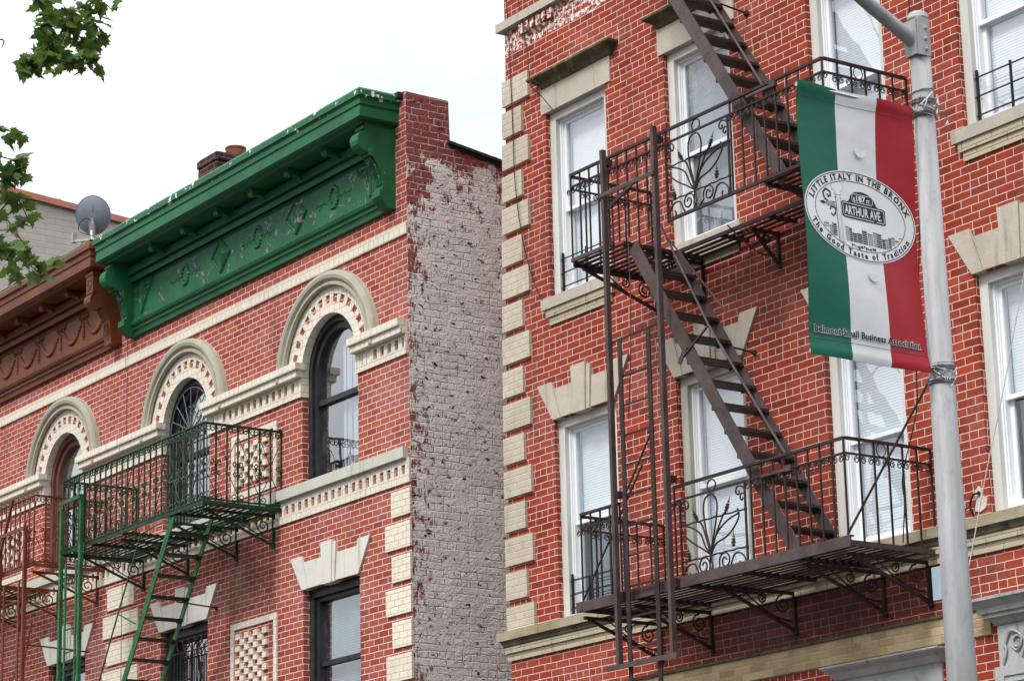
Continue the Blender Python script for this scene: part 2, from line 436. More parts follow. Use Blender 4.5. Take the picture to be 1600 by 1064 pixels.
def cloth(name, c):
    T = NT(name)
    P = T.obj()
    n = T.noise(P, 3.0, 3)
    col = T.mix(T.rng(n, .3, .7, 0, .25), c, tuple(v * .8 for v in c))
    b = T.pbr(col, .38, 0, T.bump(T.noise(P, 5, 3), .006), .2)
    return T.m
M['cloth_green'] = cloth('green vinyl', (.006, .112, .068))
M['cloth_white'] = cloth('white vinyl', (.66, .66, .67))
M['cloth_red'] = cloth('red vinyl', (.34, .010, .020))
M['ink'] = plain('black print', (.022, .022, .032), None, .45)
M['ink_grey'] = plain('grey print', (.30, .30, .32), None, .45)
M['print_white'] = plain('white print', (.70, .70, .72), (.66, .66, .68), .42)

def leaf_material():
    T = NT('plane tree leaf')
    oi = T.n('ShaderNodeObjectInfo')
    P = T.obj()
    n = T.n('ShaderNodeTexWhiteNoise', noise_dimensions='3D')
    g = T.n('ShaderNodeNewGeometry')
    col = T.mix(g.outputs['Random Per Island'], (.030, .075, .014), (.085, .165, .030))
    col = T.mix(T.rng(T.noise(P, 30, 3), .4, .8, 0, .4), col, (.10, .15, .035))
    bs = T.n('ShaderNodeBsdfPrincipled')
    T.put(bs.inputs['Base Color'], col); bs.inputs['Roughness'].default_value = .5
    tl = T.n('ShaderNodeBsdfTranslucent'); T.put(tl.inputs[0], T.mix(.5, col, (.16, .26, .03)))
    mx = T.n('ShaderNodeMixShader'); mx.inputs[0].default_value = .38
    T.t.links.new(bs.outputs[0], mx.inputs[1]); T.t.links.new(tl.outputs[0], mx.inputs[2])
    T.t.links.new(mx.outputs[0], T.out.inputs['Surface'])
    return T.m
M['leaf'] = leaf_material()

# ------------------------------------------------------------ geometry helpers
def V(*a): return Vector(a)

class MB:
    def __init__(s):
        s.v = []; s.f = []; s.mi = []; s.cur = 0
    def add(s, vs, fs):
        b = len(s.v)
        s.v.extend(tuple(p) for p in vs)
        for f in fs:
            s.f.append([b + i for i in f]); s.mi.append(s.cur)
    def box(s, x0, x1, y0, y1, z0, z1):
        s.add([(x0, y0, z0), (x1, y0, z0), (x1, y1, z0), (x0, y1, z0), (x0, y0, z1), (x1, y0, z1), (x1, y1, z1), (x0, y1, z1)],
              [(0, 3, 2, 1), (4, 5, 6, 7), (0, 1, 5, 4), (1, 2, 6, 5), (2, 3, 7, 6), (3, 0, 4, 7)])
        return s
    def prism(s, poly, a, b, axis='y'):
        """poly of (p,q) extruded along axis from a to b: y -> (x,z), x -> (y,z), z -> (x,y)"""
        def P(p, t):
            return (p[0], t, p[1]) if axis == 'y' else (t, p[0], p[1]) if axis == 'x' else (p[0], p[1], t)
        n = len(poly)
        area = sum(poly[i][0] * poly[(i + 1) % n][1] - poly[(i + 1) % n][0] * poly[i][1] for i in range(n))
        if (area > 0) != (axis == 'y'):
            pl = list(poly)
        else:
            pl = list(reversed(poly))
        # ordered so that the face at 'a' looks towards -axis
        if axis != 'y': pl = list(pl)
        vs = [P(p, a) for p in pl] + [P(p, b) for p in pl]
        fs = [tuple(range(n)), tuple(reversed(range(n, 2 * n)))]
        for i in range(n):
            j = (i + 1) % n
            fs.append((i, n + i, n + j, j))
        s.add(vs, fs); return s
    def bar(s, p, q, w, h, up=(0, 0, 1)):
        """rectangular bar p->q, w across, h along up"""
        p = Vector(p); q = Vector(q); d = (q - p).normalized(); u = Vector(up)
        if abs(d.dot(u)) > .99: u = Vector((0, 1, 0))
        a = d.cross(u).normalized(); b = a.cross(d).normalized()
        vs = []
        for c in (p, q):
            for sa, sb in ((-1, -1), (1, -1), (1, 1), (-1, 1)):
                vs.append(c + a * (sa * w / 2) + b * (sb * h / 2))
        s.add(vs, [(0, 1, 2, 3), (7, 6, 5, 4), (0, 4, 5, 1), (1, 5, 6, 2), (2, 6, 7, 3), (3, 7, 4, 0)])
        return s
    def tube(s, pts, r, n=5, closed=False, taper=None):
        pts = [Vector(p) for p in pts]
        m = len(pts)
        if m < 2: return s
        rings = []; nrm = None
        for i, p in enumerate(pts):
            if closed: t = pts[(i + 1) % m] - pts[i - 1]
            else: t = pts[min(i + 1, m - 1)] - pts[max(i - 1, 0)]
            if t.length < 1e-9: t = Vector((0, 0, 1))
            t.normalize()
            if nrm is None:
                nrm = t.cross(Vector((0, 0, 1)))
                if nrm.length < .1: nrm = t.cross(Vector((0, 1, 0)))
                nrm.normalize()
            else:
                nrm = nrm - t * nrm.dot(t)
                if nrm.length < 1e-6: nrm = t.cross(Vector((0, 1, 0)))
                nrm.normalize()
            b = t.cross(nrm)
            rr = r if taper is None else r * (1 + (taper - 1) * i / (m - 1))
            rings.append([p + (nrm * math.cos(2 * math.pi * k / n) + b * math.sin(2 * math.pi * k / n)) * rr for k in range(n)])
        vs = [v for rg in rings for v in rg]; fs = []
        for i in range(m if closed else m - 1):
            j = (i + 1) % m
            for k in range(n):
                l = (k + 1) % n
                fs.append((i * n + k, j * n + k, j * n + l, i * n + l))
        if not closed:
            fs.append(tuple(reversed(range(n)))); fs.append(tuple(range((m - 1) * n, m * n)))
        s.add(vs, [tuple(reversed(f)) for f in fs]); return s
    def ball(s, c, r, n=6, sq=(1, 1, 1)):
        c = Vector(c); vs = [c + Vector((0, 0, r * sq[2]))]; fs = []
        rr = max(3, n // 2)
        for i in range(1, rr):
            th = math.pi * i / rr
            for k in range(n):
                ph = 2 * math.pi * k / n
                vs.append(c + Vector((r * sq[0] * math.sin(th) * math.cos(ph), r * sq[1] * math.sin(th) * math.sin(ph), r * sq[2] * math.cos(th))))
        vs.append(c - Vector((0, 0, r * sq[2])))
        for k in range(n): fs.append((0, 1 + k, 1 + (k + 1) % n))
        for i in range(rr - 2):
            for k in range(n):
                a = 1 + i * n; fs.append((a + k, a + n + k, a + n + (k + 1) % n, a + (k + 1) % n))
        a = 1 + (rr - 2) * n; L = len(vs) - 1
        for k in range(n): fs.append((a + k, L, a + (k + 1) % n))
        s.add(vs, fs); return s
    def sector(s, cx, cz, r0, r1, a0, a1, y0, y1, seg=8):
        """solid arc block in the XZ plane, angles in radians, y0 is the front"""
        vs = []; n = seg + 1
        for y in (y0, y1):
            for r in (r0, r1):
                for i in range(n):
                    a = a0 + (a1 - a0) * i / seg
                    vs.append((cx + r * math.cos(a), y, cz + r * math.sin(a)))
        A, B, Cc, D = 0, n, 2 * n, 3 * n   # front-in, front-out, back-in, back-out
        fs = []
        for i in range(seg):
            fs.append((A + i, B + i, B + i + 1, A + i + 1))
            fs.append((Cc + i, Cc + i + 1, D + i + 1, D + i))
            fs.append((A + i, A + i + 1, Cc + i + 1, Cc + i))
            fs.append((B + i, D + i, D + i + 1, B + i + 1))
        fs.append((A, Cc, D, B)); fs.append((A + seg, B + seg, D + seg, Cc + seg))
        s.add(vs, fs); return s
    def sweep_cornice(s, prof, xl, xr, sl, sr, yw=0.0, dmin=None, close=True):
        """prof: list of (d, z), d = projection from wall; mitred returns at both ends with side overhang"""
        dm = dmin if dmin is not None else min(d for d, z in prof)
        rows = []
        for d, z in prof:
            ol = (d - dm) * sl; orr = (d - dm) * sr
            rows.append([(xl - ol, yw, z), (xl - ol, yw - d, z), (xr + orr, yw - d, z), (xr + orr, yw, z)])
        vs = [p for r in rows for p in r]; fs = []
        for i in range(len(rows) - 1):
            for k in range(3):
                a = i * 4 + k
                fs.append((a, a + 1, a + 5, a + 4))
        fs.append((0, 1, 2, 3)) if False else None
        fs = [f for f in fs if f]
        fs.append((3, 2, 1, 0)); n = (len(rows) - 1) * 4
        fs.append((n, n + 1, n + 2, n + 3))
        # profile runs bottom -> top
        s.add(vs, fs); return s
    def build(s, name, mats, parent=None, smooth=False, label=None):
        me = bpy.data.meshes.new(name)
        me.from_pydata(s.v, [], s.f)
        if not isinstance(mats, (list, tuple)): mats = [mats]
        for m in mats:
            me.materials.append(M[m] if isinstance(m, str) else m)
        if len(mats) > 1: me.polygons.foreach_set('material_index', s.mi)
        if smooth: me.polygons.foreach_set('use_smooth', [True] * len(me.polygons))
        me.update()
        o = bpy.data.objects.new(name, me)
        COL.objects.link(o)
        if parent is not None: attach(o, parent)
        if label: o['label'] = label
        return o

def attach(o, parent):
    """child geometry is written in world coordinates"""
    o.parent = parent
    if parent.parent is None: o.location = -parent.location
    else: o.location = (0, 0, 0)

def thing(name, label, cat, loc, group=None):
    o = bpy.data.objects.new(name, None); COL.objects.link(o)
    o.empty_display_size = .3
    o.location = loc; o['label'] = label; o['category'] = cat
    if group: o['group'] = group
    return o
def tag(o, label, cat, group=None):
    o['label'] = label; o['category'] = cat
    if group: o['group'] = group
    return o
def struct(name, mb, mat):
    o = mb.build(name, mat); o['kind'] = 'structure'; return o

def copy_part(o, parent, dx, label=None):
    c = o.copy(); COL.objects.link(c); c.parent = parent
    c.location = Vector(o.location) + Vector(dx)
    for ch in o.children:
        g = ch.copy(); COL.objects.link(g); g.parent = c
    if label: c['label'] = label
    return c

def facade(mb, xs_extra, zs_extra, x0, x1, z0, z1, holes, y=0.0, depth=.06):
    xs = sorted(set([x0, x1] + list(xs_extra) + [h[0] for h in holes] + [h[1] for h in holes]))
    zs = sorted(set([z0, z1] + list(zs_extra) + [h[2] for h in holes] + [h[3] for h in holes]))
    for i in range(len(xs) - 1):
        for j in range(len(zs) - 1):
            cx, cz = (xs[i] + xs[i + 1]) / 2, (zs[j] + zs[j + 1]) / 2
            if any(h[0] < cx < h[1] and h[2] < cz < h[3] for h in holes): continue
            mb.add([(xs[i], y, zs[j]), (xs[i + 1], y, zs[j]), (xs[i + 1], y, zs[j + 1]), (xs[i], y, zs[j + 1])], [(0, 1, 2, 3)])
    for h in holes:
        a, b, c, d = h[:4]
        dp = h[4] if len(h) > 4 else depth
        mb.add([(a, y, c), (b, y, c), (b, y, d), (a, y, d), (a, y + dp, c), (b, y + dp, c), (b, y + dp, d), (a, y + dp, d)],
               [(0, 3, 7, 4), (1, 5, 6, 2), (0, 4, 5, 1), (3, 2, 6, 7)])

def spiral(c, r0, r1, a0, turns, ax=(1, 0, 0), up=(0, 0, 1), n=12, cw=1):
    ax = Vector(ax); up = Vector(up); c = Vector(c)
    pts = []
    for i in range(n + 1):
        t = i / n; a = a0 + cw * 2 * math.pi * turns * t; r = r0 + (r1 - r0) * t
        pts.append(c + ax * (r * math.cos(a)) + up * (r * math.sin(a)))
    return pts
def circle(c, r, ax=(1, 0, 0), up=(0, 0, 1), n=14, rz=None):
    ax = Vector(ax); up = Vector(up); c = Vector(c); rz = rz or r
    return [c + ax * (r * math.cos(2 * math.pi * i / n)) + up * (rz * math.sin(2 * math.pi * i / n)) for i in range(n)]
def smooth_path(pts, n=5):
    P = [Vector(p) for p in pts]; out = []
    for i in range(len(P) - 1):
        a = P[max(i - 1, 0)]; b = P[i]; c = P[i + 1]; d = P[min(i + 2, len(P) - 1)]
        for k in range(n):
            t = k / n
            out.append(.5 * ((2 * b) + (c - a) * t + (2 * a - 5 * b + 4 * c - d) * t * t + (3 * b - a - 3 * c + d) * t ** 3))
    out.append(P[-1]); return out

# ------------------------------------------------------------ ground
g = MB(); g.box(-400, 400, -400, 400, -.5, 0); struct('ground', g, 'asphalt')
g = MB(); g.box(-120, 120, -5.4, .6, .004, .15); struct('sidewalk', g, 'concrete')
g = MB(); g.box(-120, 120, -24, -19, .004, .15); struct('far_sidewalk', g, 'concrete')

# ------------------------------------------------------------ windows of the right building
def dh_window(w, h, mid, casing='wood_white', sash='vinyl', blind=(1, 1), back='interior', glass='glass', cas=.10, head=.09,
              guard=0, parent=None, at=(0, 0), name='window', back_y=.30, blind_mat='blind'):
    """double hung window, origin at opening's lower left corner on the wall face; children: sash, glass_pane, blind, window_guard"""
    ox, oz = at
    f = MB()
    # casing
    f.box(ox - .02, ox + cas, .055, .15, oz, oz + h + .02); f.box(ox + w - cas, ox + w + .02, .055, .15, oz, oz + h + .02)
    f.box(ox + cas, ox + w - cas, .055, .15, oz + h - head, oz + h + .02)
    f.box(ox + cas, ox + w - cas, .045, .15, oz - .01, oz + .045)
    fr = f.build(name, casing, parent)
    a, b, c, d = ox + cas, ox + w - cas, oz + .045, oz + h - head
    s = MB(); t = .022
    s.box(a, a + t, .105, .235, c, d); s.box(b - t, b, .105, .235, c, d); s.box(a + t, b - t, .105, .235, d - t, d); s.box(a + t, b - t, .105, .235, c, c + t)
    s.box(a + t, a + t + .012, .122, .235, c + t, d - t); s.box(b - t - .012, b - t, .122, .235, c + t, d - t)
    zm = oz + mid
    def ring(x0, x1, z0, z1, y0, y1, k, kb=None, kt=None):
        kb = kb or k; kt = kt or k
        s.box(x0, x0 + k, y0, y1, z0, z1); s.box(x1 - k, x1, y0, y1, z0, z1)
        s.box(x0 + k, x1 - k, y0, y1, z0, z0 + kb); s.box(x0 + k, x1 - k, y0, y1, z1 - kt, z1)
    x0, x1 = a + t + .012, b - t - .012
    ring(x0, x1, zm - .03, d - t, .135, .165, .038)
    ring(x0, x1, c + t, zm + .02, .178, .21, .042, .055)
    so = s.build('sash', sash, fr)
    gl = MB()
    gl.add([(x0 + .03, .15, zm), (x1 - .03, .15, zm), (x1 - .03, .15, d - t - .03), (x0 + .03, .15, d - t - .03)], [(0, 1, 2, 3)])
    gl.add([(x0 + .03, .194, c + t + .03), (x1 - .03, .194, c + t + .03), (x1 - .03, .194, zm), (x0 + .03, .194, zm)], [(0, 1, 2, 3)])
    gl.build('glass_pane', glass, fr)
    if blind:
        bl = MB()
        z_hi = oz + h * blind[1]; z_lo = oz + h * (1 - blind[0]) if blind[0] < 1 else c
        bl.box(a + .045, b - .03, .232, .242, z_lo, min(z_hi, d))
        bl.box(a + .04, b - .025, .228, .246, z_lo, z_lo + .025)
        bl.build('blind', blind_mat, fr)
    bk = MB(); bk.box(ox - .2, ox + w + .2, back_y, back_y + .02, oz - .3, oz + h + .3)
    bk.build('curtain', back, fr)
    # side blocks so that the sky does not leak between casing and wall
    if guard:
        gd = MB()
        n = 3
        for i in range(n):
            xx = ox + cas + .02 + (w - 2 * cas - .04) * i / (n - 1)
            hh = guard * (1.0 if i != 1 else .92)
            gd.box(xx - .009, xx + .009, .075, .093, oz + .04, oz + .06 + hh)
        for i in range(3 if guard < .5 else 4):
            zz = oz + .10 + (guard - .12) * i / (2 if guard < .5 else 3)
            gd.box(ox + cas, ox + w - cas, .066, .073, zz, zz + .008)
            gd.box(ox + cas, ox + w - cas, .096, .103, zz + .02, zz + .028)
        gd.build('window_guard', 'black_iron', fr)
    return fr

ZL, ZU = 5.75, 9.09
HL, HU = 2.06, 2.03
WX = [(.715, 1.76), (2.72, 3.74), (4.855, 5.85), (6.77, 7.80)]
def edge(z):
    pts = [(0, -.16), (5.5, -.15), (7.4, -.14), (8.6, -.115), (9.98, -.07), (10.7, -.04), (11.9, 0), (16, 0)]
    for (a, b), (c, d) in zip(pts, pts[1:]):
        if z <= c: return b + (d - b) * (z - a) / (c - a)
    return 0

RBD = thing('brick_building', 'tall red brick building with tan quoins, white windows and the brown fire escape', 'building', (4.5, 4, 0))
RX1 = 12.0
holes = []
for (a, b) in WX:
    holes.append((a, b, ZL, ZL + HL, .06)); holes.append((a, b, ZU, ZU + HU, .06))
holes.append((9.2, 10.2, ZL, ZL + HL, .06)); holes.append((9.2, 10.2, ZU, ZU + HU, .06))
w = MB()
facade(w, [], [0, 5.5, 7.4, 8.6, 9.98, 10.7, 11.9], 0, RX1, 0, 15.2, holes)
w.v = [(edge(z) if abs(x) < 1e-6 else x, y, z) for x, y, z in w.v]
zz = [0, 5.5, 7.4, 8.6, 9.98, 10.7, 11.9, 15.2]
for a, b in zip(zz, zz[1:]):
    w.add([(edge(a), 0, a), (edge(b), 0, b), (edge(b), 12, b), (edge(a), 12, a)], [(0, 1, 2, 3)])
w.add([(RX1, 0, 0), (RX1, 12, 0), (RX1, 12, 15.2), (RX1, 0, 15.2)], [(0, 1, 2, 3)])
w.add([(-.16, 12, 0), (0, 12, 15.2), (RX1, 12, 15.2), (RX1, 12, 0)], [(0, 1, 2, 3)])
w.build('wall', 'brick_right', RBD)
w = MB(); w.box(-.03, RX1 + .03, -.06, 12, 15.2, 15.3); w.box(.3, RX1 - .3, .3, 11.7, 15.3, 15.31)
w.build('roof', 'roofing', RBD)
# quoins
qz = []
z = 5.745
k = 1
P_Q = .3555
ztops = [6.005 + P_Q * i for i in range(18)]
for i, zt in enumerate(ztops):
    if zt > 11.95: break
    zb = zt - .285
    if i == 0: zb = 5.75
    wide = (i % 2 == 0)
    e = edge(zt - .14)
    x1 = (.455 if wide else .335) + e * .9
    q = MB()
    q.box(e - .022, e + .06, -.034, .30 if wide else .2, zb, zt)
    q.box(e + .06, x1, -.034, .0, zb, zt)
    q.build('quoin', 'quoin_tan', RBD)
# windows
cfg = {  # (row, col): options
    (0, 0): dict(blind=(.52, 1), back='teal_room', guard=.40, casing='wood_white'),
    (0, 1): dict(blind=(.97, 1), casing='wood_grey'),
    (0, 2): dict(blind=(1, 1), casing='wood_white'),
    (0, 3): dict(blind=(.52, 1), casing='wood_white', back='teal_room'),
    (1, 0): dict(blind=(1, 1), guard=.42),
    (1, 1): dict(blind=(.52, 1), back='curtain', glass='glass_dirty'),
    (1, 2): dict(blind=(1, 1)),
    (1, 3): dict(blind=(1, 1), guard=.46),
}
for (r, c), o in cfg.items():
    a, b = WX[c]
    z = ZU if r else ZL
    dh_window(b - a, HU if r else HL, .96 if r else .99, parent=RBD, at=(a, z), **o)
for z in (ZL, ZU):
    dh_window(1.0, 2.03, .97, parent=RBD, at=(9.2, z), blind=(1, 1))

def fan_lintel(x0, x1, zb, mat, parent, y=-.022, out=.25, flip=False):
    """splayed stone lintel with end wedges, flat panels and a raised keystone"""
    m = MB(); W = x1 - x0; top = .40; xc = (x0 + x1) / 2 - .0
    m.prism([(x0, zb), (x0 + .135, zb), (x0 + .0, zb + top), (x0 - out, zb + top)], y - .004, .07)
    m.prism([(x1, zb), (x1 - .135, zb), (x1 - .0, zb + top), (x1 + out, zb + top)], y - .004, .07)
    m.prism([(x0 + .139, zb + .004), (xc - .13, zb + .004), (xc - .16, zb + .32), (x0 + .036, zb + .32)], y, .07)
    m.prism([(x1 - .139, zb + .004), (xc + .13, zb + .004), (xc + .16, zb + .32), (x1 - .036, zb + .32)], y, .07)
    m.prism([(xc - .128, zb - .012), (xc + .07, zb - .012), (xc + .09, zb + .48), (xc - .156, zb + .48)], y - .028, .07)
    m.prism([(xc + .072, zb - .006), (xc + .128, zb - .006), (xc + .158, zb + .45), (xc + .093, zb + .45)], y - .014, .07)
    m.build('lintel', mat, parent)
for (a, b) in WX + [(9.2, 10.2)]:
    fan_lintel(a, b, ZL + HL - .002, 'stone_right', RBD)
    # upper lintel: flat stone with mossy hood
    zt = ZU + HU
    m = MB(); m.box(a - .07, b + .10, -.014, .06, zt - .003, zt + .285)
    lo = m.build('lintel', 'stone_right', RBD)
    m = MB()
    prof = [(.018, zt + .27), (.035, zt + .285), (.05, zt + .315), (.085, zt + .345), (.125, zt + .36), (.14, zt + .375), (.14, zt + .395), (.02, zt + .42)]
    m.sweep_cornice(prof, a - .04, b + .14, .9, .9)
    m.build('hood_mould', 'moss', lo)
    # upper sill
    m = MB(); m.box(a - .10, b + .10, -.06, .06, ZU - .115, ZU - .002)
    so = m.build('sill', 'stone_right', RBD)
    m = MB(); m.box(a - .045, b + .05, -.04, -.002, ZU - .20, ZU - .118); m.box(a - .005, b + .01, -.022, -.001, ZU - .285, ZU - .204)
    m.build('sill_corbel', 'corbel', so)
# belt course at the lower sills
m = MB()
m.sweep_cornice([(.055, 5.595), (.065, 5.605), (.07, 5.625), (.085, 5.645), (.095, 5.655), (.10, 5.657)], -.20, RX1, .6, 0)
bd = m.build('belt_moulding', 'belt_dark', RBD)
m = MB(); m.box(-.255, RX1 + .01, -.105, .06, 5.657, ZL - .003); m.build('belt_course', 'belt', RBD)
m = MB(); m.box(-.185, RX1 + .01, -.05, .02, 5.53, 5.597); m.box(-.17, RX1, -.028, .02, 5.452, 5.527); m.build('belt_corbel', 'corbel', RBD)
m = MB(); m.box(-.075, RX1 + .01, -.07, .1, 12.27, 12.365); m.build('upper_belt_course', 'stone_right', RBD)
# toothed bricks left standing proud in the scraped strip
for i in range(6):
    x = .33 + i * .105
    m = MB(); m.box(x, x + .07, -.05, -.001, 12.13 + random.uniform(-.012, .012), 12.235)
    m.build('toothing_brick', 'brick_right', RBD)
# stained cream band, lower hoods
m = MB(); m.box(1.75, 6.70, -.022, .02, 4.785, 4.995); m.build('cream_band', 'brick_cream_band', RBD)
m = MB(); m.box(1.6, 6.76, -.04, .02, 4.997, 5.02); m.build('shadow_ledge', 'belt_dark', RBD)  # dark ledge painted in for the shadow line above the band
m = MB()
m.sweep_cornice([(.02, 4.60), (.03, 4.625), (.06, 4.64), (.10, 4.69), (.15, 4.72), (.165, 4.735), (.165, 4.75), (.03, 4.77)], 4.85, 6.10, .75, .75)
hd = m.build('window_hood', 'grey_stone', RBD)
m = MB(); m.box(4.86, 6.10, -.018, .02, 4.1, 4.60); m.build('panel', 'grey_stone', hd)
# door surround
m = MB()
m.sweep_cornice([(.03, 4.83), (.06, 4.85), (.09, 4.885), (.13, 4.895), (.13, 4.925), (.155, 4.93), (.165, 4.97), (.21, 5.01), (.235, 5.025), (.235, 5.05), (.03, 5.09)], 6.80, 9.1, .8, .8)
dr = m.build('door_cornice', 'grey_stone', RBD)
m = MB(); m.box(6.80, 9.1, -.05, .02, 4.0, 4.83)
m.box(6.76, 6.86, -.075, -.05, 3.8, 4.50); m.box(6.86, 9.1, -.075, -.05, 4.42, 4.50)
m.box(6.86, 6.94, -.062, -.05, 3.8, 4.42); m.box(6.94, 9.1, -.062, -.05, 4.37, 4.42)
m.build('door_panel', 'grey_stone', dr)
m = MB()
def scrollwork(x, z, s, fl=1):
    m.tube(smooth_path([V(x, -.06, z), V(x + .07 * s * fl, -.07, z + .10 * s), V(x + .17 * s * fl, -.07, z + .05 * s), V(x + .12 * s * fl, -.065, z - .03 * s), V(x + .06 * s * fl, -.06, z + .01 * s)]), .013, 5, taper=.5)
    m.tube(spiral((x + .12 * s * fl, -.062, z + .02 * s), .05 * s, .012 * s, .4, 1.2, n=12, cw=fl), .011, 5, taper=.6)
    m.tube(smooth_path([V(x - .02, -.06, z - .10 * s), V(x + .03 * fl, -.068, z - .02 * s), V(x, -.06, z + .05 * s)]), .014, 5, taper=.4)
for i in range(7):
    scrollwork(6.87 + i * .21, 4.67 + (.02 if i % 2 else -.02), 1.25, 1)
m.build('scroll_relief', 'grey_stone', dr)

# ------------------------------------------------------------ left row: shared masonry
LZ = 8.08
def arch_unit(cx, bld, frame, zs=9.385, r=.625):
    """arched window with cream ring, red slots, stone moulding"""
    m = MB()
    y = -.022
    m.sector(cx, zs, r - .006, .745, 0, math.pi, y, .105, 40)
    m.sector(cx, zs, .845, .955, 0, math.pi, y, .02, 40)
    n = 15
    for i in range(n + 1):
        a = math.pi * i / n; da = math.pi / n * .225
        lo, hi = max(0, a - da), min(math.pi, a + da)
        m.sector(cx, zs, .743, .847, lo, hi, y, .02, 3)
    # stilts down to the impost block
    m.box(cx - .955, cx - .845, y, .02, 9.20, zs); m.box(cx + .845, cx + .955, y, .02, 9.20, zs)
    m.box(cx - .745, cx - r + .006, y, .085, 9.15, zs); m.box(cx + r - .006, cx + .745, y, .085, 9.15, zs)
    ar = m.build('arch_ring', 'cream', bld)
    m = MB(); m.sector(cx, zs, .70, .96, 0, math.pi, -.004, .15, 30)
    m.build('arch_slots', 'brick_left', ar)
    m = MB(); seg = 44
    prof = [(.935, .04), (.945, .085), (.975, .085), (.985, .068), (.995, .075), (1.02, .105), (1.06, .115), (1.10, .10), (1.115, .07), (1.12, .0)]
    rows = []
    for i in range(seg + 1):
        a = math.pi * i / seg
        rows.append([(cx + q * math.cos(a), -d, zs + q * math.sin(a)) for q, d in prof])
    for e_ in (0, 1):   # straight feet
        base = rows[0] if e_ == 0 else rows[-1]
        ext = [(p[0], p[1], 9.53) for p in base]
    vs = [p for rw in rows for p in rw]; k = len(prof)
    fs = [(i * k + j, (i + 1) * k + j, (i + 1) * k + j + 1, i * k + j + 1) for i in range(seg) for j in range(k - 1)]
    m.add(vs, fs)
    m.build('arch_moulding', 'mould', ar)
    # window
    f = MB(); yo, yi = .10, .17
    f.sector(cx, zs, r - .085, r + .01, 0, math.pi, yo - .02, yi, 36)
    f.box(cx - r - .01, cx - r + .085, yo - .02, yi, LZ, zs); f.box(cx + r - .085, cx + r + .01, yo - .02, yi, LZ, zs)
    f.sector(cx, zs, r - .16, r - .085, 0, math.pi, yi - .05, yi + .06, 36)
    f.box(cx - r + .085, cx - r + .16, yi - .05, yi + .06, LZ, zs); f.box(cx + r - .16, cx + r - .085, yi - .05, yi + .06, LZ, zs)
    f.box(cx - r + .16, cx + r - .16, yi - .04, yi + .06, LZ, LZ + .07)
    f.box(cx - r + .16, cx + r - .16, yi - .04, yi + .05, 9.00, 9.065)
    fr = f.build('arched_window', frame, bld)
    gl = MB()
    gz = [(cx - r + .13, LZ + .04), (cx + r - .13, LZ + .04)] + [(cx + (r - .13) * math.cos(math.pi * i / 20), zs + (r - .13) * math.sin(math.pi * i / 20)) for i in range(21)]
    gl.add([(x, yi + .01, z) for x, z in gz], [tuple(range(len(gz)))])
    gl.build('glass_pane', 'glass_bright', fr)
    return ar, fr

def room_back(cx, fr, z0, z1, w=1.4, mat='interior', y=.75):
    b = MB(); b.box(cx - w / 2, cx + w / 2, y, y + .02, z0, z1)
    b.build('room_back', mat, fr)

def impost(bld, x0, x1, cap0, cap1):
    m = MB()
    m.box(x0 - (.05 if cap0 else 0), x1 + (.05 if cap1 else 0), -.13, .0 , 9.455, 9.54)
    m.box(x0 - (.02 if cap0 else 0), x1 + (.02 if cap1 else 0), -.10, .0, 9.37, 9.455)
    m.box(x0, x1, -.028, .0, 9.335, 9.369); m.box(x0, x1, -.028, .0, 9.14, 9.214)
    n = max(1, round((x1 - x0) / .15)); st = (x1 - x0) / n
    for i in range(n):
        xx = x0 + st * i
        m.box(xx, xx + st * .50, -.028, .0, 9.215, 9.335)
    if not cap1: m.box(x1 - .03, x1, -.028, .0, 9.215, 9.335)
    if cap0: m.box(x0 - .010, x0 + .03, -.031, .09, 9.135, 9.376)
    if cap1: m.box(x1 - .03, x1 + .010, -.031, .09, 9.135, 9.376)
    m.build('impost_band', 'cream', bld)

def left_common(bld, x0, x1, rsolid):
    """string course, sill slab and dentil band over x0..x1"""
    m = MB(); m.box(x0, x1, -.022, .02, 10.535, 10.665); m.build('string_course', 'cream', bld)
    m = MB(); m.box(x0, x1 - (.04 if rsolid else 0), -.075, .15, 7.955, LZ); m.build('sill_band', 'sill_grey', bld)
    m = MB(); m.box(x0, x1, -.024, 0, 7.885, 7.953); m.box(x0, x1, -.024, 0, 7.68, 7.775)
    n = round((x1 - x0) / .151); st = (x1 - x0) / n
    for i in range(n):
        xx = x0 + i * st
        m.box(xx + st * .50, xx + st, -.024, 0, 7.775, 7.885)
    m.build('dentil_band', 'cream', bld)

def checker_panel(bld, x0, x1, z0, z1):
    m = MB(); t = .075
    m.box(x0, x1, -.02, .02, z1 - t, z1); m.box(x0, x1, -.02, .02, z0, z0 + t)
    m.box(x0, x0 + t, -.02, .02, z0 + t, z1 - t); m.box(x1 - t, x1, -.02, .02, z0 + t, z1 - t)
    fr = m.build('checker_panel', 'cream', bld)
    m = MB()
    ix0, ix1, iz0, iz1 = x0 + t + .07, x1 - t - .07, z0 + t + .05, z1 - t - .06
    cw, ch = .108, .0725
    nx = int((ix1 - ix0) / cw); nz = int((iz1 - iz0) / ch)
    for i in range(nx):
        for j in range(nz):
            if (i + j) % 2: continue
            xx = ix0 + i * cw; z_ = iz1 - (j + 1) * ch
            m.box(xx, xx + cw * .97, -.035, .0, z_ + .003, z_ + ch - .003)
    m.build('checker_block', 'cream', fr)

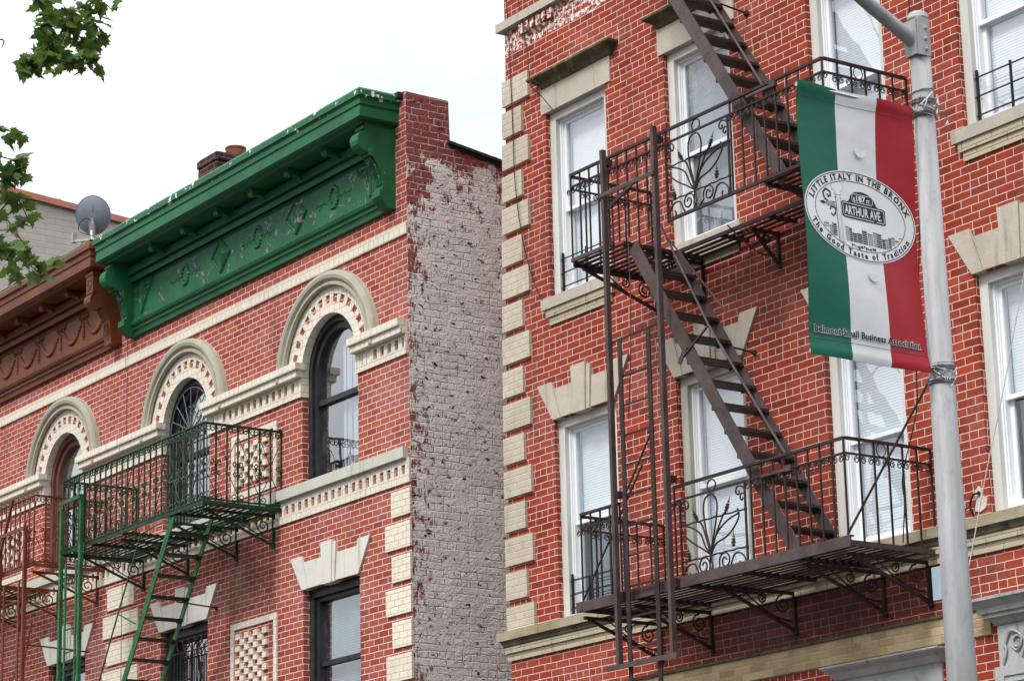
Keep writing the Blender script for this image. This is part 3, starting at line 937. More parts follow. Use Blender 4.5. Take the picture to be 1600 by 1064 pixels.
def flat_window(bld, x0, x1, zt, frame='frame_black', back='interior', blind=None, transom=False):
    w_, h = x1 - x0, 1.75
    f = MB(); z0 = zt - h; y0, y1 = .085, .17
    f.box(x0 - .01, x0 + .09, y0, y1, z0, zt); f.box(x1 - .09, x1 + .01, y0, y1, z0, zt); f.box(x0 + .09, x1 - .09, y0, y1, zt - .10, zt + .01)
    f.box(x0 + .09, x1 - .09, y0, y1, z0, z0 + .06)
    f.box(x0 + .09, x0 + .15, y1 - .04, y1 + .05, z0, zt - .1); f.box(x1 - .15, x1 - .09, y1 - .04, y1 + .05, z0, zt - .1)
    f.box(x0 + .15, x1 - .15, y1 - .04, y1 + .05, zt - .15, zt - .10); f.box(x0 + .15, x1 - .15, y1 - .02, y1 + .05, zt - .90, zt - .845)
    fr = f.build('window', frame, bld)
    g_ = MB(); g_.add([(x0 + .12, y1 + .02, z0), (x1 - .12, y1 + .02, z0), (x1 - .12, y1 + .02, zt - .12), (x0 + .12, y1 + .02, zt - .12)], [(0, 1, 2, 3)])
    g_.build('glass_pane', 'glass_bright', fr)
    if blind:
        b = MB(); b.box(x0 + .15 + blind * .0, x1 - .12, y1 + .10, y1 + .11, z0, zt - .12); b.build('blind', 'blind_dim', fr)
    room_back((x0 + x1) / 2, fr, z0 - .3, zt + .3, 1.5, back, .5)
    return fr
_T = NT('shaded blinds'); _P = _T.obj(); _q = _T.xyz(_P)
_f = _T.math('FRACT', _T.math('DIVIDE', _q[2], .03))
_T.pbr(_T.mix(_T.rng(_f, 0, .35), (.05, .07, .09), (.30, .38, .42)), .6)
M['blind_dim'] = _T.m

def scroll_bracket_cornice(bld_c, x0, x1, ztop, zbot, mat, rose=False):
    """big console at the end of a cornice"""
    m = MB()
    zt, zb = ztop, zbot
    prof = [(0, zt), (-.40, zt), (-.43, zt - .03), (-.43, zt - .06)]
    # volute
    cy, cz, rr = -.385, zt - .20, .125
    for i in range(9):
        a = math.pi * (.55 + .95 * i / 8)
        prof.append((cy + rr * math.cos(a) * .95, cz + rr * math.sin(a)))
    prof += [(-.335, zt - .345), (-.34, zt - .37), (-.30, zt - .38), (-.235, zt - .47), (-.185, zt - .60), (-.165, zb + .26), (-.18, zb + .22), (-.215, zb + .20), (-.215, zb + .13), (-.19, zb + .10), (-.14, zb + .04), (-.10, zb), (0, zb)]
    m.prism(prof, x0, x1, 'x')
    # side hollow ribs on the front
    xm = (x0 + x1) / 2
    for dx in (-.045, .0, .045):
        m.tube([V(xm + dx, -.335 - .0, zt - .375), V(xm + dx, -.245, zt - .47), V(xm + dx, -.195, zt - .60), V(xm + dx, -.178, zb + .27)], .014, 5)
    m.tube([V(x0 - .01, -.345, zt - .355), V(x1 + .01, -.345, zt - .355)], .018, 5)
    return m.build('bracket', mat, bld_c)

def cornice(bld, xl, xr, mat, zlift=0.0, modx=(), over_l=1.0, over_r=1.0):
    dz = zlift
    m = MB()
    prof = [(.43, 11.845 + dz), (.45, 11.865 + dz), (.50, 11.875 + dz), (.525, 11.895 + dz), (.525, 11.985 + dz), (.515, 12.0 + dz), (.515, 12.03 + dz),
            (.53, 12.04 + dz), (.53, 12.105 + dz), (.545, 12.125 + dz), (.56, 12.13 + dz), (.56, 12.20 + dz), (.545, 12.225 + dz), (.30, 12.26 + dz)]
    m.sweep_cornice(prof, xl, xr, over_l, over_r, dmin=.43)
    co = m.build('cornice', mat, bld)
    m = MB()  # bed mould, frieze, base mould
    m.box(xl, xr, -.12, 0, 11.62 + dz, 11.845 + dz)
    m.box(xl, xr, -.17, -.12, 11.70 + dz, 11.80 + dz)
    m.box(xl, xr, -.14, -.12, 11.60 + dz, 11.66 + dz)
    m.box(xl, xr, -.07, 0, 11.08 + dz, 11.62 + dz)
    m.sweep_cornice([(.02, 10.88 + dz), (.05, 10.885 + dz), (.06, 10.95 + dz), (.085, 10.96 + dz), (.085, 11.0 + dz), (.115, 11.01 + dz), (.13, 11.045 + dz), (.10, 11.075 + dz), (.05, 11.085 + dz)], xl, xr, .0, .0)
    m.build('frieze', mat, co)
    for x in modx:
        m = MB()
        m.prism([(-.12, 11.83 + dz), (-.36, 11.83 + dz), (-.37, 11.80 + dz), (-.35, 11.755 + dz), (-.31, 11.745 + dz), (-.28, 11.775 + dz), (-.21, 11.755 + dz), (-.17, 11.72 + dz), (-.12, 11.70 + dz)], x - .05, x + .05, 'x')
        m.box(x - .062, x + .062, -.378, -.10, 11.822 + dz, 11.843 + dz)
        m.build('modillion', mat, co)
    return co

# ------------------------------------------------------------ green cornice building
GB = thing('brick_building', 'low brick building with the green cornice and green fire escape', 'building', (-5.5, 4, 0))
GX0, GX1 = -8.938, -2.0
ARC = (-3.715, -7.255)
LOWW = ((-4.335, -3.085), (-7.90, -6.65))
ZLT = 6.83
h = [(c - .625, c + .625, LZ - .01, 10.012, .08) for c in ARC] + [(a, b, ZLT - 1.75, ZLT, .085) for a, b in LOWW]
w = MB()
facade(w, [-2.35], [11.9], GX0, GX1, 0, 11.9, h)
w.add([(-2.35, 0, 11.9), (GX1, 0, 11.9), (GX1, 0, 12.235), (-2.35, 0, 12.235)], [(0, 1, 2, 3)])
w.add([(GX0, 0, 0), (GX0, 12, 0), (GX0, 12, 11.6), (GX0, 0, 11.9)], [(0, 1, 2, 3)])
w.build('wall', 'brick_left', GB)
w = MB()
w.add([(GX1, 0, 0), (GX1, 12, 0), (GX1, 12, 10.3), (GX1, .60, 11.67), (GX1, 0, 11.67)], [(0, 1, 2, 3, 4)])
w.add([(GX1, 0, 11.67), (GX1, .60, 11.67), (GX1, .585, 12.225), (GX1, 0, 12.235), (-2.35, 0, 12.235), (-2.35, .585, 12.225), (-2.35, .60, 11.6), (GX1, .60, 11.67)],
      [(0, 1, 2, 3), (3, 2, 5, 4), (2, 7, 6, 5)])
w.build('side_wall', 'side_wall', GB)
w = MB()
w.add([(GX0, 0, 11.9), (-2.35, 0, 11.9), (-2.05, .6, 11.6), (-2.05, 12, 10.2), (GX0, 12, 10.2)], [(0, 1, 2, 3, 4)])
w.bar((-2.06, .56, 11.715), (-2.06, 1.35, 11.60), .20, .035)
w.bar((-2.06, 1.35, 11.60), (-2.06, 12, 10.33), .20, .035)
w.bar((-1.985, .60, 11.69), (-1.985, 1.30, 11.565), .012, .05)
w.ball((-2.04, 1.22, 11.645), .05, 8, (1, 1.8, .5))
w.add([(-2.38, -.02, 12.22), (-2.10, -.05, 12.22), (-2.04, .0, 12.245), (-2.04, .3, 12.245), (-2.38, .3, 12.245)], [(0, 1, 2, 3, 4)])
w.bar((-2.36, -.03, 12.20), (-2.05, -.03, 12.20), .08, .07)
rf = w.build('roof', 'roofing', GB)
for c in ARC:
    ar, fr = arch_unit(c, GB, 'frame_black')
    room_back(c, fr, LZ - .2, 10.2, 1.5, 'interior', .85)
    b = MB()
    for i in range(10):   # pleated sheer curtain behind the glass
        x = c - .10 + i * .065
        b.box(x, x + .055, .25 + .01 * (i % 2), .255 + .01 * (i % 2), LZ + .05, 9.80 - max(0, abs(i - 4) - 3) * .12)
    if c == ARC[0]: b.build('curtain', 'curtain', fr)
impost(GB, ARC[0] + .625, -2.03, True, False)
impost(GB, ARC[1] + .625, ARC[0] - .625, True, True)
impost(GB, GX0, ARC[1] - .625, False, True)
left_common(GB, GX0, GX1 - .002, True)
checker_panel(GB, -6.04, -4.93, 8.175, 8.975)
checker_panel(GB, -6.04, -4.93, 5.25, 6.66)
flat_window(GB, *LOWW[0], ZLT, blind=.3)
fw = flat_window(GB, *LOWW[1], ZLT)
for a, b in LOWW: fan_lintel(a, b, ZLT - .002, 'stone_left', GB, out=.26)
# grille over the lower left window
m = MB(); a, b = LOWW[1]
m.box(a + .02, b - .02, .03, .045, 6.50, 6.515); m.box(a + .02, b - .02, .03, .045, 6.70, 6.715)
for i in range(7): m.tube([p + V(0, .04, 0) for p in circle((a + .12 + i * .165, 0, 6.605), .075, n=12)], .007, 4, closed=True)
for i in range(14): m.box(a + .05 + i * .088, a + .06 + i * .088, .03, .042, 5.2, 6.5)
m.build('window_grille', 'black_iron', fw)
# fan grille in the second arch
for o in GB.children:
    if o.name.startswith('arched_window') and abs(o.data.vertices[0].co.x - (ARC[1] + .54)) < .3: fr2 = o
m = MB(); c = ARC[1]; Z0 = 9.33
m.tube([V(c + .54 * math.cos(math.pi * i / 24), .06, Z0 + .56 * math.sin(math.pi * i / 24)) for i in range(25)], .009, 5)
for i in range(1, 8):
    a = math.pi * i / 8
    m.tube([V(c, .06, Z0), V(c + .54 * math.cos(a), .06, Z0 + .56 * math.sin(a))], .007, 4)
for i in range(8):
    a = math.pi * (i + .5) / 8
    m.tube(circle((c + .27 * math.cos(a), .06, Z0 + .27 * math.sin(a)), .055, n=12, rz=.06), .0065, 4, closed=True)
m.box(c - .61, c + .61, .05, .066, Z0 - .012, Z0 + .004); m.box(c - .61, c + .61, .05, .066, Z0 - .07, Z0 - .055)
for i in range(13): m.box(c - .555 + i * .09, c - .545 + i * .09, .052, .064, LZ + .05, Z0)
for q in (8.75, 8.45): m.box(c - .61, c + .61, .05, .066, q, q + .014)
for i in range(6):
    m.tube(spiral((c - .48 + i * .19, .058, 8.83), .05, .015, 0, 1.3, n=12), .006, 4)
m.build('window_grille', 'window_iron', fr2)
# quoins at the corner and at the party line
for i in range(17):
    zt = 7.615 - i * .3625
    if zt < .5: break
    q = MB(); wide = i % 2
    q.box(-2.505 if wide else -2.375, -1.992, -.026, .0, zt - .285, zt)
    q.build('quoin', 'quoin_cream', GB)
for i in range(7):
    zt = 7.60 - i * .3625
    q = MB(); q.box(GX0 + .004, GX0 + (.44 if i % 2 else .32), -.026, 0, zt - .285, zt); q.build('quoin', 'quoin_cream', GB)
gc = cornice(GB, -8.78, -2.245, 'cornice_green', 0.0, [-7.62, -6.74, -5.86, -4.98, -4.10, -3.22])
scroll_bracket_cornice(gc, -2.405, -2.235, 11.8435, 10.885, 'cornice_green')
scroll_bracket_cornice(gc, -8.80, -8.63, 11.8435, 10.885, 'cornice_green')
m = MB()
def ridge(pts, wd=.028):
    for p, q in zip(pts, pts[1:]):
        m.bar(V(p[0], -.078, p[1]), V(q[0], -.078, q[1]), .02, wd, up=(0, 1, 0)) if False else m.tube([V(p[0], -.074, p[1]), V(q[0], -.074, q[1])], wd * .75, 4)
zt, zb, zc = 11.575, 11.15, 11.365
ridge([(-8.47, zt + .02), (-2.6, zt + .02)], .022)
for c_ in (-6.23, -4.35):
    ridge([(c_, zt), (c_ - .235, zc), (c_, zb), (c_ + .235, zc), (c_, zt)])
    ridge([(c_, zt), (c_, zb)])
    m.add([(c_ - .015, -.075, zt - .03), (c_ - .21, -.075, zc), (c_ - .015, -.075, zb + .03), (c_ - .07, -.118, zc)], [(0, 1, 3), (1, 2, 3), (2, 0, 3)])
    m.add([(c_ + .015, -.075, zt - .03), (c_ + .21, -.075, zc), (c_ + .015, -.075, zb + .03), (c_ + .07, -.118, zc)], [(0, 3, 1), (1, 3, 2), (2, 3, 0)])
ridge([(-8.40, zt), (-8.40, zb), (-8.08, zt), (-8.40, zt)]); ridge([(-8.33, zt - .07), (-8.33, zb + .14), (-8.2, zt - .07), (-8.33, zt - .07)], .02)
ridge([(-2.66, zt), (-2.66, zb), (-2.98, zt), (-2.66, zt)]); ridge([(-2.73, zt - .07), (-2.73, zb + .14), (-2.86, zt - .07), (-2.73, zt - .07)], .02)
m.build('frieze_ornament', 'cornice_green', gc)
m = MB()
for c_ in (-7.19, -5.30, -3.48):
    m = MB()
    m.tube([V(c_ - .40, -.074, zc - .03), V(c_ - .092, -.074, zc - .01)], .004, 4); m.tube([V(c_ + .092, -.074, zc - .01), V(c_ + .40, -.074, zc - .03)], .004, 4)
    for i in range(16):
        a = 2 * math.pi * i / 16
        m.ball((c_ + .092 * math.cos(a), -.075, zc + .125 * math.sin(a)), random.uniform(.026, .036), 6, (1, .7, 1))
    for sgn in (-1, 1):
        for k_ in range(5):
            m.ball((c_ + sgn * (.18 + k_ * .05), -.073, zc - .03 + .04 * math.sin(k_ * 1.8)), random.uniform(.014, .024), 5, (1, .5, 1))
    m.build('wreath', 'cornice_green', gc)
# chimney
m = MB(); m.box(-8.86, -8.34, 1.0, 1.78, 11.2, 13.46); m.box(-8.875, -8.325, .985, 1.795, 13.46, 13.56); m.box(-8.85, -8.35, 1.01, 1.77, 13.56, 13.585)
ch = m.build('chimney', 'brick_chimney', GB)
m = MB()
prof = [(.135, 13.585), (.14, 13.72), (.148, 13.73), (.148, 13.755), (.12, 13.755), (.12, 13.6)]
seg = 18; vs = []; fs = []
for i in range(seg):
    a = 2 * math.pi * i / seg
    for r_, z_ in prof: vs.append((-8.56 + r_ * math.cos(a), 1.42 + r_ * math.sin(a), z_))
k = len(prof)
for i in range(seg):
    for j in range(k - 1): fs.append((i * k + j, ((i + 1) % seg) * k + j, ((i + 1) % seg) * k + j + 1, i * k + j + 1))
m.add(vs, fs); m.build('chimney_pot', 'pot', ch, smooth=False)

# ------------------------------------------------------------ brown cornice building
BB = thing('brick_building', 'brick building with the brown swagged cornice beside the green corniced one', 'building', (-12.5, 4, 0))
BX0, BX1 = -16.0, -8.958
AB = (-10.80, -14.35); LB = ((-11.18, -10.05), (-14.9, -13.7))
h = [(c - .625, c + .625, LZ - .01, 10.012, .08) for c in AB] + [(a, b, ZLT - 1.75, ZLT, .085) for a, b in LB]
w = MB(); facade(w, [], [], BX0, BX1, 0, 11.9, h)
w.add([(BX1, 0, 0), (BX1, 12, 0), (BX1, 12, 11.5), (BX1, 0, 11.9)], [(0, 1, 2, 3)])
w.add([(BX0, 0, 0), (BX0, 12, 0), (BX0, 12, 11.5), (BX0, 0, 11.9)], [(0, 3, 2, 1)])
w.build('wall', 'brick_left', BB)
w = MB(); w.add([(BX0, 0, 11.9), (BX1, 0, 11.9), (BX1, 12, 11.4), (BX0, 12, 11.4)], [(0, 1, 2, 3)])
for i in range(26):
    x = -15.5 + i * .25
    w.bar((x, -.50, 12.235 + random.uniform(0, .018)), (x + .22, -.50, 12.235 + random.uniform(0, .018)), .06, .018)
w.build('roof', 'roofing', BB)
for c in AB:
    ar, fr = arch_unit(c, BB, 'frame_brown')
    room_back(c, fr, LZ - .2, 10.2, 1.5, 'curtain', .55)
impost(BB, AB[0] + .625, BX1, True, False); impost(BB, AB[1] + .625, AB[0] - .625, True, True)
left_common(BB, BX0, BX1 - .002, False)
checker_panel(BB, -13.15, -12.05, 8.175, 8.975)
for a, b in LB:
    flat_window(BB, a, b, ZLT); fan_lintel(a, b, ZLT - .002, 'stone_left', BB, out=.26)
for i in range(7):
    zt = 7.60 - i * .3625
    q = MB(); q.box(BX1 - (.54 if i % 2 else .42), BX1 - .006, -.026, 0, zt - .285, zt); q.build('quoin', 'quoin_cream', BB)
bc = cornice(BB, -15.8, -9.11, 'cornice_brown', 0.0, [-10.12, -10.93, -11.74, -12.55, -13.36, -14.2], 1.0, .8)
m = MB()
m.box(-9.30, -9.10, -.45, 0, 11.555, 11.845)
m.box(-9.31, -9.09, -.46, 0, 11.80, 11.845)
prof = [(0, 11.56), (-.42, 11.56)]
for i in range(8):
    a = math.pi * (.60 + .85 * i / 7); prof.append((-.36 + .125 * math.cos(a), 11.455 + .12 * math.sin(a)))
prof += [(-.30, 11.36), (-.30, 11.33), (-.25, 11.30), (-.20, 11.2), (-.175, 11.0), (-.17, 10.885), (0, 10.885)]
m.prism(prof, -9.30, -9.10, 'x')
m.build('bracket', 'cornice_brown', bc)
m = MB()
for i in range(30):
    m.ball((-9.20 + random.uniform(-.07, .07), -.452, 11.68 + random.uniform(-.09, .09)), random.uniform(.008, .016), 5, (1, .5, 1))
m.build('bracket_carving', 'cornice_brown', bc); m = MB()
for i in range(26):
    t = i / 25; m.ball((-9.20 + .05 * math.sin(i * 2.1), -.185 - .03 * (1 - t), 11.0 + .27 * t), .018, 5, (1, .6, 1))
m.build('bracket_carving', 'cornice_brown', bc)
m = MB()
m.tube([V(-15.7, -.075, 11.55), V(-9.32, -.075, 11.55)], .012, 4)
px = -9.42
for kx in range(9):
    xa, xb = px - kx * .72, px - (kx + 1) * .72
    for i in range(19):
        t = i / 18; x = xa + (xb - xa) * (.10 + .80 * t)
        z_ = 11.46 - .24 * math.sin(math.pi * t) ** .8
        m.ball((x, -.078, z_), .024 + .020 * math.sin(math.pi * t), 6, (1, .6, 1))
    # knot, bow and tassel
    for sg in (-1, 1):
        m.tube(smooth_path([V(xb, -.08, 11.46), V(xb + sg * .05, -.085, 11.51), V(xb + sg * .11, -.08, 11.48), V(xb + sg * .15, -.075, 11.53)]), .011, 4)
    for i in range(6): m.ball((xb, -.078, 11.42 - i * .045), [.016, .02, .026, .028, .03, .018][i], 6, (1, .6, 1.1))
m.build('swag', 'cornice_brown', bc)

# ------------------------------------------------------------ pale building behind
TB = thing('brick_building', 'pale painted brick building with terracotta coping behind the brown cornice', 'building', (-20, 6, 0))
w = MB()
w.add([(-14.6, .2, 0), (-14.6, 14, 0), (-14.6, 14, 13.55), (-14.6, .2, 14.75), (-25, .2, 0), (-25, 14, 0), (-25, 14, 13.55), (-25, .2, 14.75)],
      [(0, 1, 2, 3), (4, 7, 6, 5), (0, 3, 7, 4), (1, 5, 6, 2), (3, 2, 6, 7)])
w.build('wall', 'tan_brick', TB)
w = MB()
for i in range(10):
    y0 = .2 + i * 1.38; y1 = y0 + 1.38
    zf = lambda y: 14.75 - (y - .2) * .087
    w.bar((-14.66, y0, zf(y0) + .03), (-14.66, y1, zf(y1) + .03), .26, .10)
    w.ball((-14.66, y0, zf(y0) + .055), .11, 8, (1.2, .8, .75))
w.build('coping', 'terracotta', TB)
# street row opposite, only seen mirrored in the windows
OB = thing('brick_building', 'plain brick row across the street', 'building', (-20, -30, 0))
w = MB()
for i in range(9):
    x = -75 + i * 11; hh = [5.2, 6.4, 5.6, 6.2, 5.6, 6.9, 5.8, 6.4, 6.0][i]
    w.box(x, x + 10.9, -36, -24, 0, hh); w.box(x - .05, x + 10.95, -24, -23.5, hh - .7, hh)
w.build('wall', 'brick_plain', OB)

# ------------------------------------------------------------ fire escapes
def scroll_pair(m, p, ax, r=.030, t=.0055):
    """two small facing volutes hanging either side of a bar under a rail; p = rail point, ax = rail direction"""
    ax = Vector(ax)
    for s in (-1, 1):
        c = Vector(p) + ax * (s * .037) + V(0, 0, -.045)
        pts = spiral(c, .030, .010, math.pi / 2, 1.35, ax=ax * -s, n=12, cw=1)
        m.tube([Vector(p) + ax * (s * .004) + V(0, 0, -.075)] + [Vector(p) + ax * (s * .010) + V(0, 0, -.03)] + pts, t, 4)

def rail_run(parent, p0, p1, zf, ztop, zmid, mat, pitch=.155, skip=None, gaps=(), rings=(3,), name='railing', scrolls=True, ring_r=.052, zbot=None):
    """railing from p0 to p1 (xy); gaps = list of (t0,t1) distances with no bars"""
    m = MB()
    a = V(p0[0], p0[1], 0); b = V(p1[0], p1[1], 0); L = (b - a).length; d = (b - a) / L
    up = V(0, 0, 1)
    side = abs(d.y) > .5
    if side: a = a + d * .013; L -= .013; ztop += .0025; zmid += .0025
    m.bar(a + up * (ztop - .012), b + up * (ztop - .012), .030, .024)
    m.bar(a + up * zmid, b + up * zmid, .022, .016)
    if zbot is not None: m.bar(a + up * zbot, b + up * zbot, .024, .028)
    n = max(1, round(L / pitch)); st = L / n
    for i in range(n + 1):
        t = i * st; p = a + d * t
        if any(g0 < t < g1 for g0, g1 in gaps): continue
        if side and i == 0: continue
        m.bar(p + up * zf, p + up * (ztop - .01), .014, .014, up=d)
        if scrolls: scroll_pair(m, p + up * zmid, d)
        if i in rings and i < n:
            c = p + d * (st / 2) + up * ((zmid + ztop) / 2 - .006)
            m.tube(circle(c, ring_r, ax=d, n=14, rz=(ztop - zmid) / 2 - .012), .006, 4, closed=True)
    return m.build(name, mat, parent)

LILY = dict(
    loop=[(-.048, 9.092), (-.063, 9.179), (-.102, 9.328), (-.121, 9.486), (-.10, 9.577), (-.045, 9.612), (.01, 9.608), (.055, 9.558), (.068, 9.485), (.044, 9.368), (.012, 9.267), (-.034, 9.143), (-.048, 9.092)],
    petA=[(-.038, 9.089), (.03, 9.166), (.178, 9.205), (.285, 9.27), (.352, 9.345), (.352, 9.40), (.337, 9.425)],
    petB=[(-.037, 9.103), (.012, 9.212), (.101, 9.296), (.229, 9.354), (.323, 9.374), (.351, 9.387)],
    stR=[(-.037, 9.103), (.035, 9.247), (.139, 9.395), (.182, 9.423)],
    stL=[(-.057, 9.109), (-.092, 9.215), (-.146, 9.355), (-.216, 9.417)],
    lfA=[(-.058, 9.095), (-.116, 9.167), (-.172, 9.28), (-.274, 9.351), (-.42, 9.407)],
    lfB=[(-.059, 9.088), (-.16, 9.152), (-.303, 9.234), (-.404, 9.319), (-.453, 9.403)],
    base=[(-.048, 9.10), (-.040, 9.03), (-.03, 8.97), (-.06, 8.91), (-.11, 8.90)],
    base2=[(-.048, 9.10), (-.058, 9.03), (-.06, 8.97), (-.02, 8.905), (.04, 8.90)])
def lily(parent, xc, y, dz, mat):
    m = MB()
    P = lambda q: V(xc + q[0], y, q[1] + dz)
    for k_, pts in LILY.items():
        m.tube(smooth_path([P(q) for q in pts], 5), .0085, 5)
    for (bx, bz, s) in ((.182, 9.423, 1), (-.216, 9.417, -1), (.265, 9.10, .15), (-.34, 9.075, -.3)):
        dr_ = V(.06 * s, 0, .115).normalized()
        for i in range(4):
            m.ball(P((bx, bz)) + dr_ * (.014 + i * .026), [.020, .024, .020, .013][i], 6, (1.1, .9, .7))
        m.tube([P((bx, bz)) + dr_ * .1, P((bx, bz)) + dr_ * .15], .006, 4, taper=.4)
    for s in (-1, 1):
        x = -.0225 + s * .4575 + .0225
        m.bar(P((s * .45, 8.88)), P((s * .45, 9.64)), .016, .016, up=(1, 0, 0))
        for z_ in (9.402, 9.075): m.ball(P((s * .45, z_)), .018, 6)
        # lower scrolls: big inner volute, stem, small outer volute
        m.tube([P((-.04 + s * .03, 8.90))] + spiral(P((s * .145, 9.00)), .085, .020, math.pi * (1.15 if s > 0 else 1.85), 1.55, n=20, cw=-s), .0085, 5)
        m.tube(smooth_path([P((s * .19, 8.895)), P((s * .235, 8.975)), P((s * .27, 9.03)), P((s * .34, 9.04)), P((s * .41, 8.99)), P((s * .42, 8.92)), P((s * .37, 8.90)), P((s * .33, 8.93)), P((s * .345, 8.965))]), .0085, 5)
        # curl below the mid rail beside the end bar
        m.tube(smooth_path([P((s * .45, 9.56)), P((s * .42, 9.60)), P((s * .36, 9.615)), P((s * .33, 9.58)), P((s * .345, 9.545)), P((s * .375, 9.55)), P((s * .37, 9.575))]), .008, 5)
        m.tube(smooth_path([P((s * .45, 9.53)), P((s * .405, 9.545)), P((s * .385, 9.51)), P((s * .405, 9.485)), P((s * .425, 9.505))]), .008, 5)
    for z_ in (9.402, 9.075):   # twisted cross bars
        pts = [P((-.45 + .9 * i / 24, z_ + .004 * math.sin(i * 1.6))) for i in range(25)]
        m.tube(pts, .008, 4)
    m.tube(circle(P((0, 9.69)), .058, n=16, rz=.052), .007, 5, closed=True)
    return m.build('lily_ornament', mat, parent)

def grating(parent, x0, x1, y0, y1, z, mat, pitch=.088, frame=True, cross=.75):
    m = MB()
    y = y0 + .02
    while y < y1 - .01:
        m.box(x0, x1, y, y + .048, z - .008, z); y += pitch
    n = max(1, round((x1 - x0) / cross))
    for i in range(n + 1):
        x = x0 + (x1 - x0) * i / n
        m.box(x - .016 if i else x, x + .016 if i < n else x, y0, y1, z - .045, z - .010)
    return m.build('platform', mat, parent)

def wall_bracket(parent, x, zf, drop, y0, mat, scroll=True, r=.085):
    m = MB()
    m.bar((x, y0, zf - .05), (x, -.01, zf - .05), .030, .030)
    m.bar((x, -.018, zf - .03), (x, -.018, zf - drop), .034, .022, up=(1, 0, 0))
    m.bar((x, y0 + .05, zf - .06), (x, -.03, zf - drop + .02), .026, .026)
    m.ball((x, -.02, zf - drop), .028, 6)
    if scroll:
        m.tube(spiral((x, -.16, zf - .06 - r * 1.15), r, .02, math.pi / 2, 1.7, ax=(0, 1, 0), n=20), .009, 5)
        m.tube(spiral((x, -.40, zf - .055 - r * .7), r * .62, .015, math.pi / 2, 1.5, ax=(0, -1, 0), n=16), .008, 5)
        m.tube(smooth_path([V(x, -.62, zf - .06), V(x, -.45, zf - .17), V(x, -.25, zf - .27), V(x, -.06, zf - drop + .10)]), .008, 4)
    return m.build('wall_bracket', mat, parent)

def stairs(parent, xa, za, xb, zb, yo, yi, zlist, slope, mat, plate, wid=.135, sheets=3, run=.19):
    """open iron stair: two plate stringers and slatted treads at the heights of zlist"""
    d = V(xb - xa, 0, zb - za).normalized()
    st = MB()
    perp = V(-d.z, 0, d.x)
    def pl(y, w_, mb):
        p = V(xa, y, za); q = V(xb, y, zb)
        mb.bar(p, q, .014, w_, up=perp)
    fo = MB(); pl(yo, wid, fo)
    for z in zlist:
        x = xa + (z - za) * (xb - xa) / (zb - za)
        for off in (-.03, .03):
            fo.ball(V(x, yo - .009, z) + d * off * 1.1 + perp * .0, .0075, 5, (1, .6, 1))
    a = fo.build('stair_stringer', plate, parent)
    fi = MB(); pl(yi, wid * .85, fi); b = fi.build('stair_stringer', plate, parent)
    first = None
    for z in zlist:
        x = xa + (z - za) * (xb - xa) / (zb - za)
        t = MB(); n = sheets; sp = run / n
        for i in range(n):
            xx = x - run / 2 + i * sp
            t.box(xx, xx + sp * .70, yo + .004, yi + .004, z - .022, z + .004)
        t.box(x - run / 2, x + run / 2, yo + .004, yo + .03, z - .035, z - .022)
        t.box(x - run / 2, x + run / 2, yi - .03, yi - .004, z - .035, z - .022)
        t.build('stair_tread', mat, parent)
    return a, b

# --- brown one on the right building
FE = thing('fire_escape', 'brown iron fire escape with lily scrolls on the tall right building', 'fire escape', (4.3, -.5, 5.5))
X0, X1, YF = 2.45, 6.12, -.985
# lower balcony
m = MB(); m.box(X0 - .10, X1 + .03, YF - .012, YF + .002, 5.515, 5.612); m.box(X0 - .10, X1 + .03, YF, YF + .035, 5.60, 5.612)
m.box(X0 - .06, X0 - .04, YF, -.01, 5.52, 5.59); m.box(X1 + .01, X1 + .03, YF, -.01, 5.525, 5.57)
for x in (3.0, 3.9):
    m.ball((x, YF - .02, 5.60), .02, 6); m.ball((x - .03, YF - .02, 5.55), .018, 6)
m.ball((X0 - .02, YF - .02, 5.53), .025, 6)
m.build('platform_channel', 'iron_plate', FE)
grating(FE, X0 - .05, X1, YF, -.04, 5.575, 'iron')
rail_run(FE, (X0, YF), (3.05, YF), 5.60, 6.44, 6.30, 'iron', pitch=.15, rings=())
rail_run(FE, (3.86, YF), (X1, YF), 5.60, 6.44, 6.30, 'iron', gaps=[(.06, .93)], rings=(9,))
rail_run(FE, (X0, YF), (X0, -.01), 5.57, 6.42, 6.28, 'iron', rings=())
rail_run(FE, (X1, YF), (X1, -.01), 5.55, 6.44, 6.30, 'iron', rings=(2,))
lily(FE, 4.385, YF, -3.34, 'iron')
for x in (2.35, 3.12, 4.30, 5.46, 6.02): wall_bracket(FE, x, 5.53, .40, YF + .08, 'iron')
m = MB()
m.bar((X1 - .01, YF, 5.62), (6.24, -.02, 7.08), .016, .016); m.ball((6.24, -.015, 7.08), .03, 6)
m.build('tie_rod', 'iron', FE); m = MB()
m.bar((X0 + .0, YF, 5.62), (3.42, -.99, 6.72), .013, .013)
m.build('tie_rod', 'iron', FE)
# upper balcony
m = MB()
m.box(X0 - .02, X0 + .64, YF - .01, YF + .022, 8.89, 8.925); m.build('platform_channel', 'iron_plate', FE); m = MB(); m.box(X1 - .02, X1, YF, -.01, 8.86, 8.90); m.build('platform_channel', 'iron_plate', FE); m = MB(); m.box(X0, X0 + .02, YF, -.01, 8.87, 8.90)
m.build('platform_channel', 'iron_plate', FE)
grating(FE, X0, 3.25, YF, -.04, 8.885, 'iron')
grating(FE, 3.25, 5.30, -.36, -.04, 8.885, 'iron')
grating(FE, 5.30, X1, YF, -.04, 8.885, 'iron')
m = MB(); m.bar((3.25, -.36, 8.87), (5.3, -.36, 8.87), .02, .035); m.bar((5.3, YF, 8.87), (5.3, -.04, 8.87), .02, .035); m.bar((3.25, YF, 8.87), (3.25, -.04, 8.87), .02, .035)
m.build('hatch_frame', 'iron', FE)
rail_run(FE, (X0, YF), (3.94, YF), 8.90, 9.775, 9.64, 'iron', rings=(4,), zbot=None)
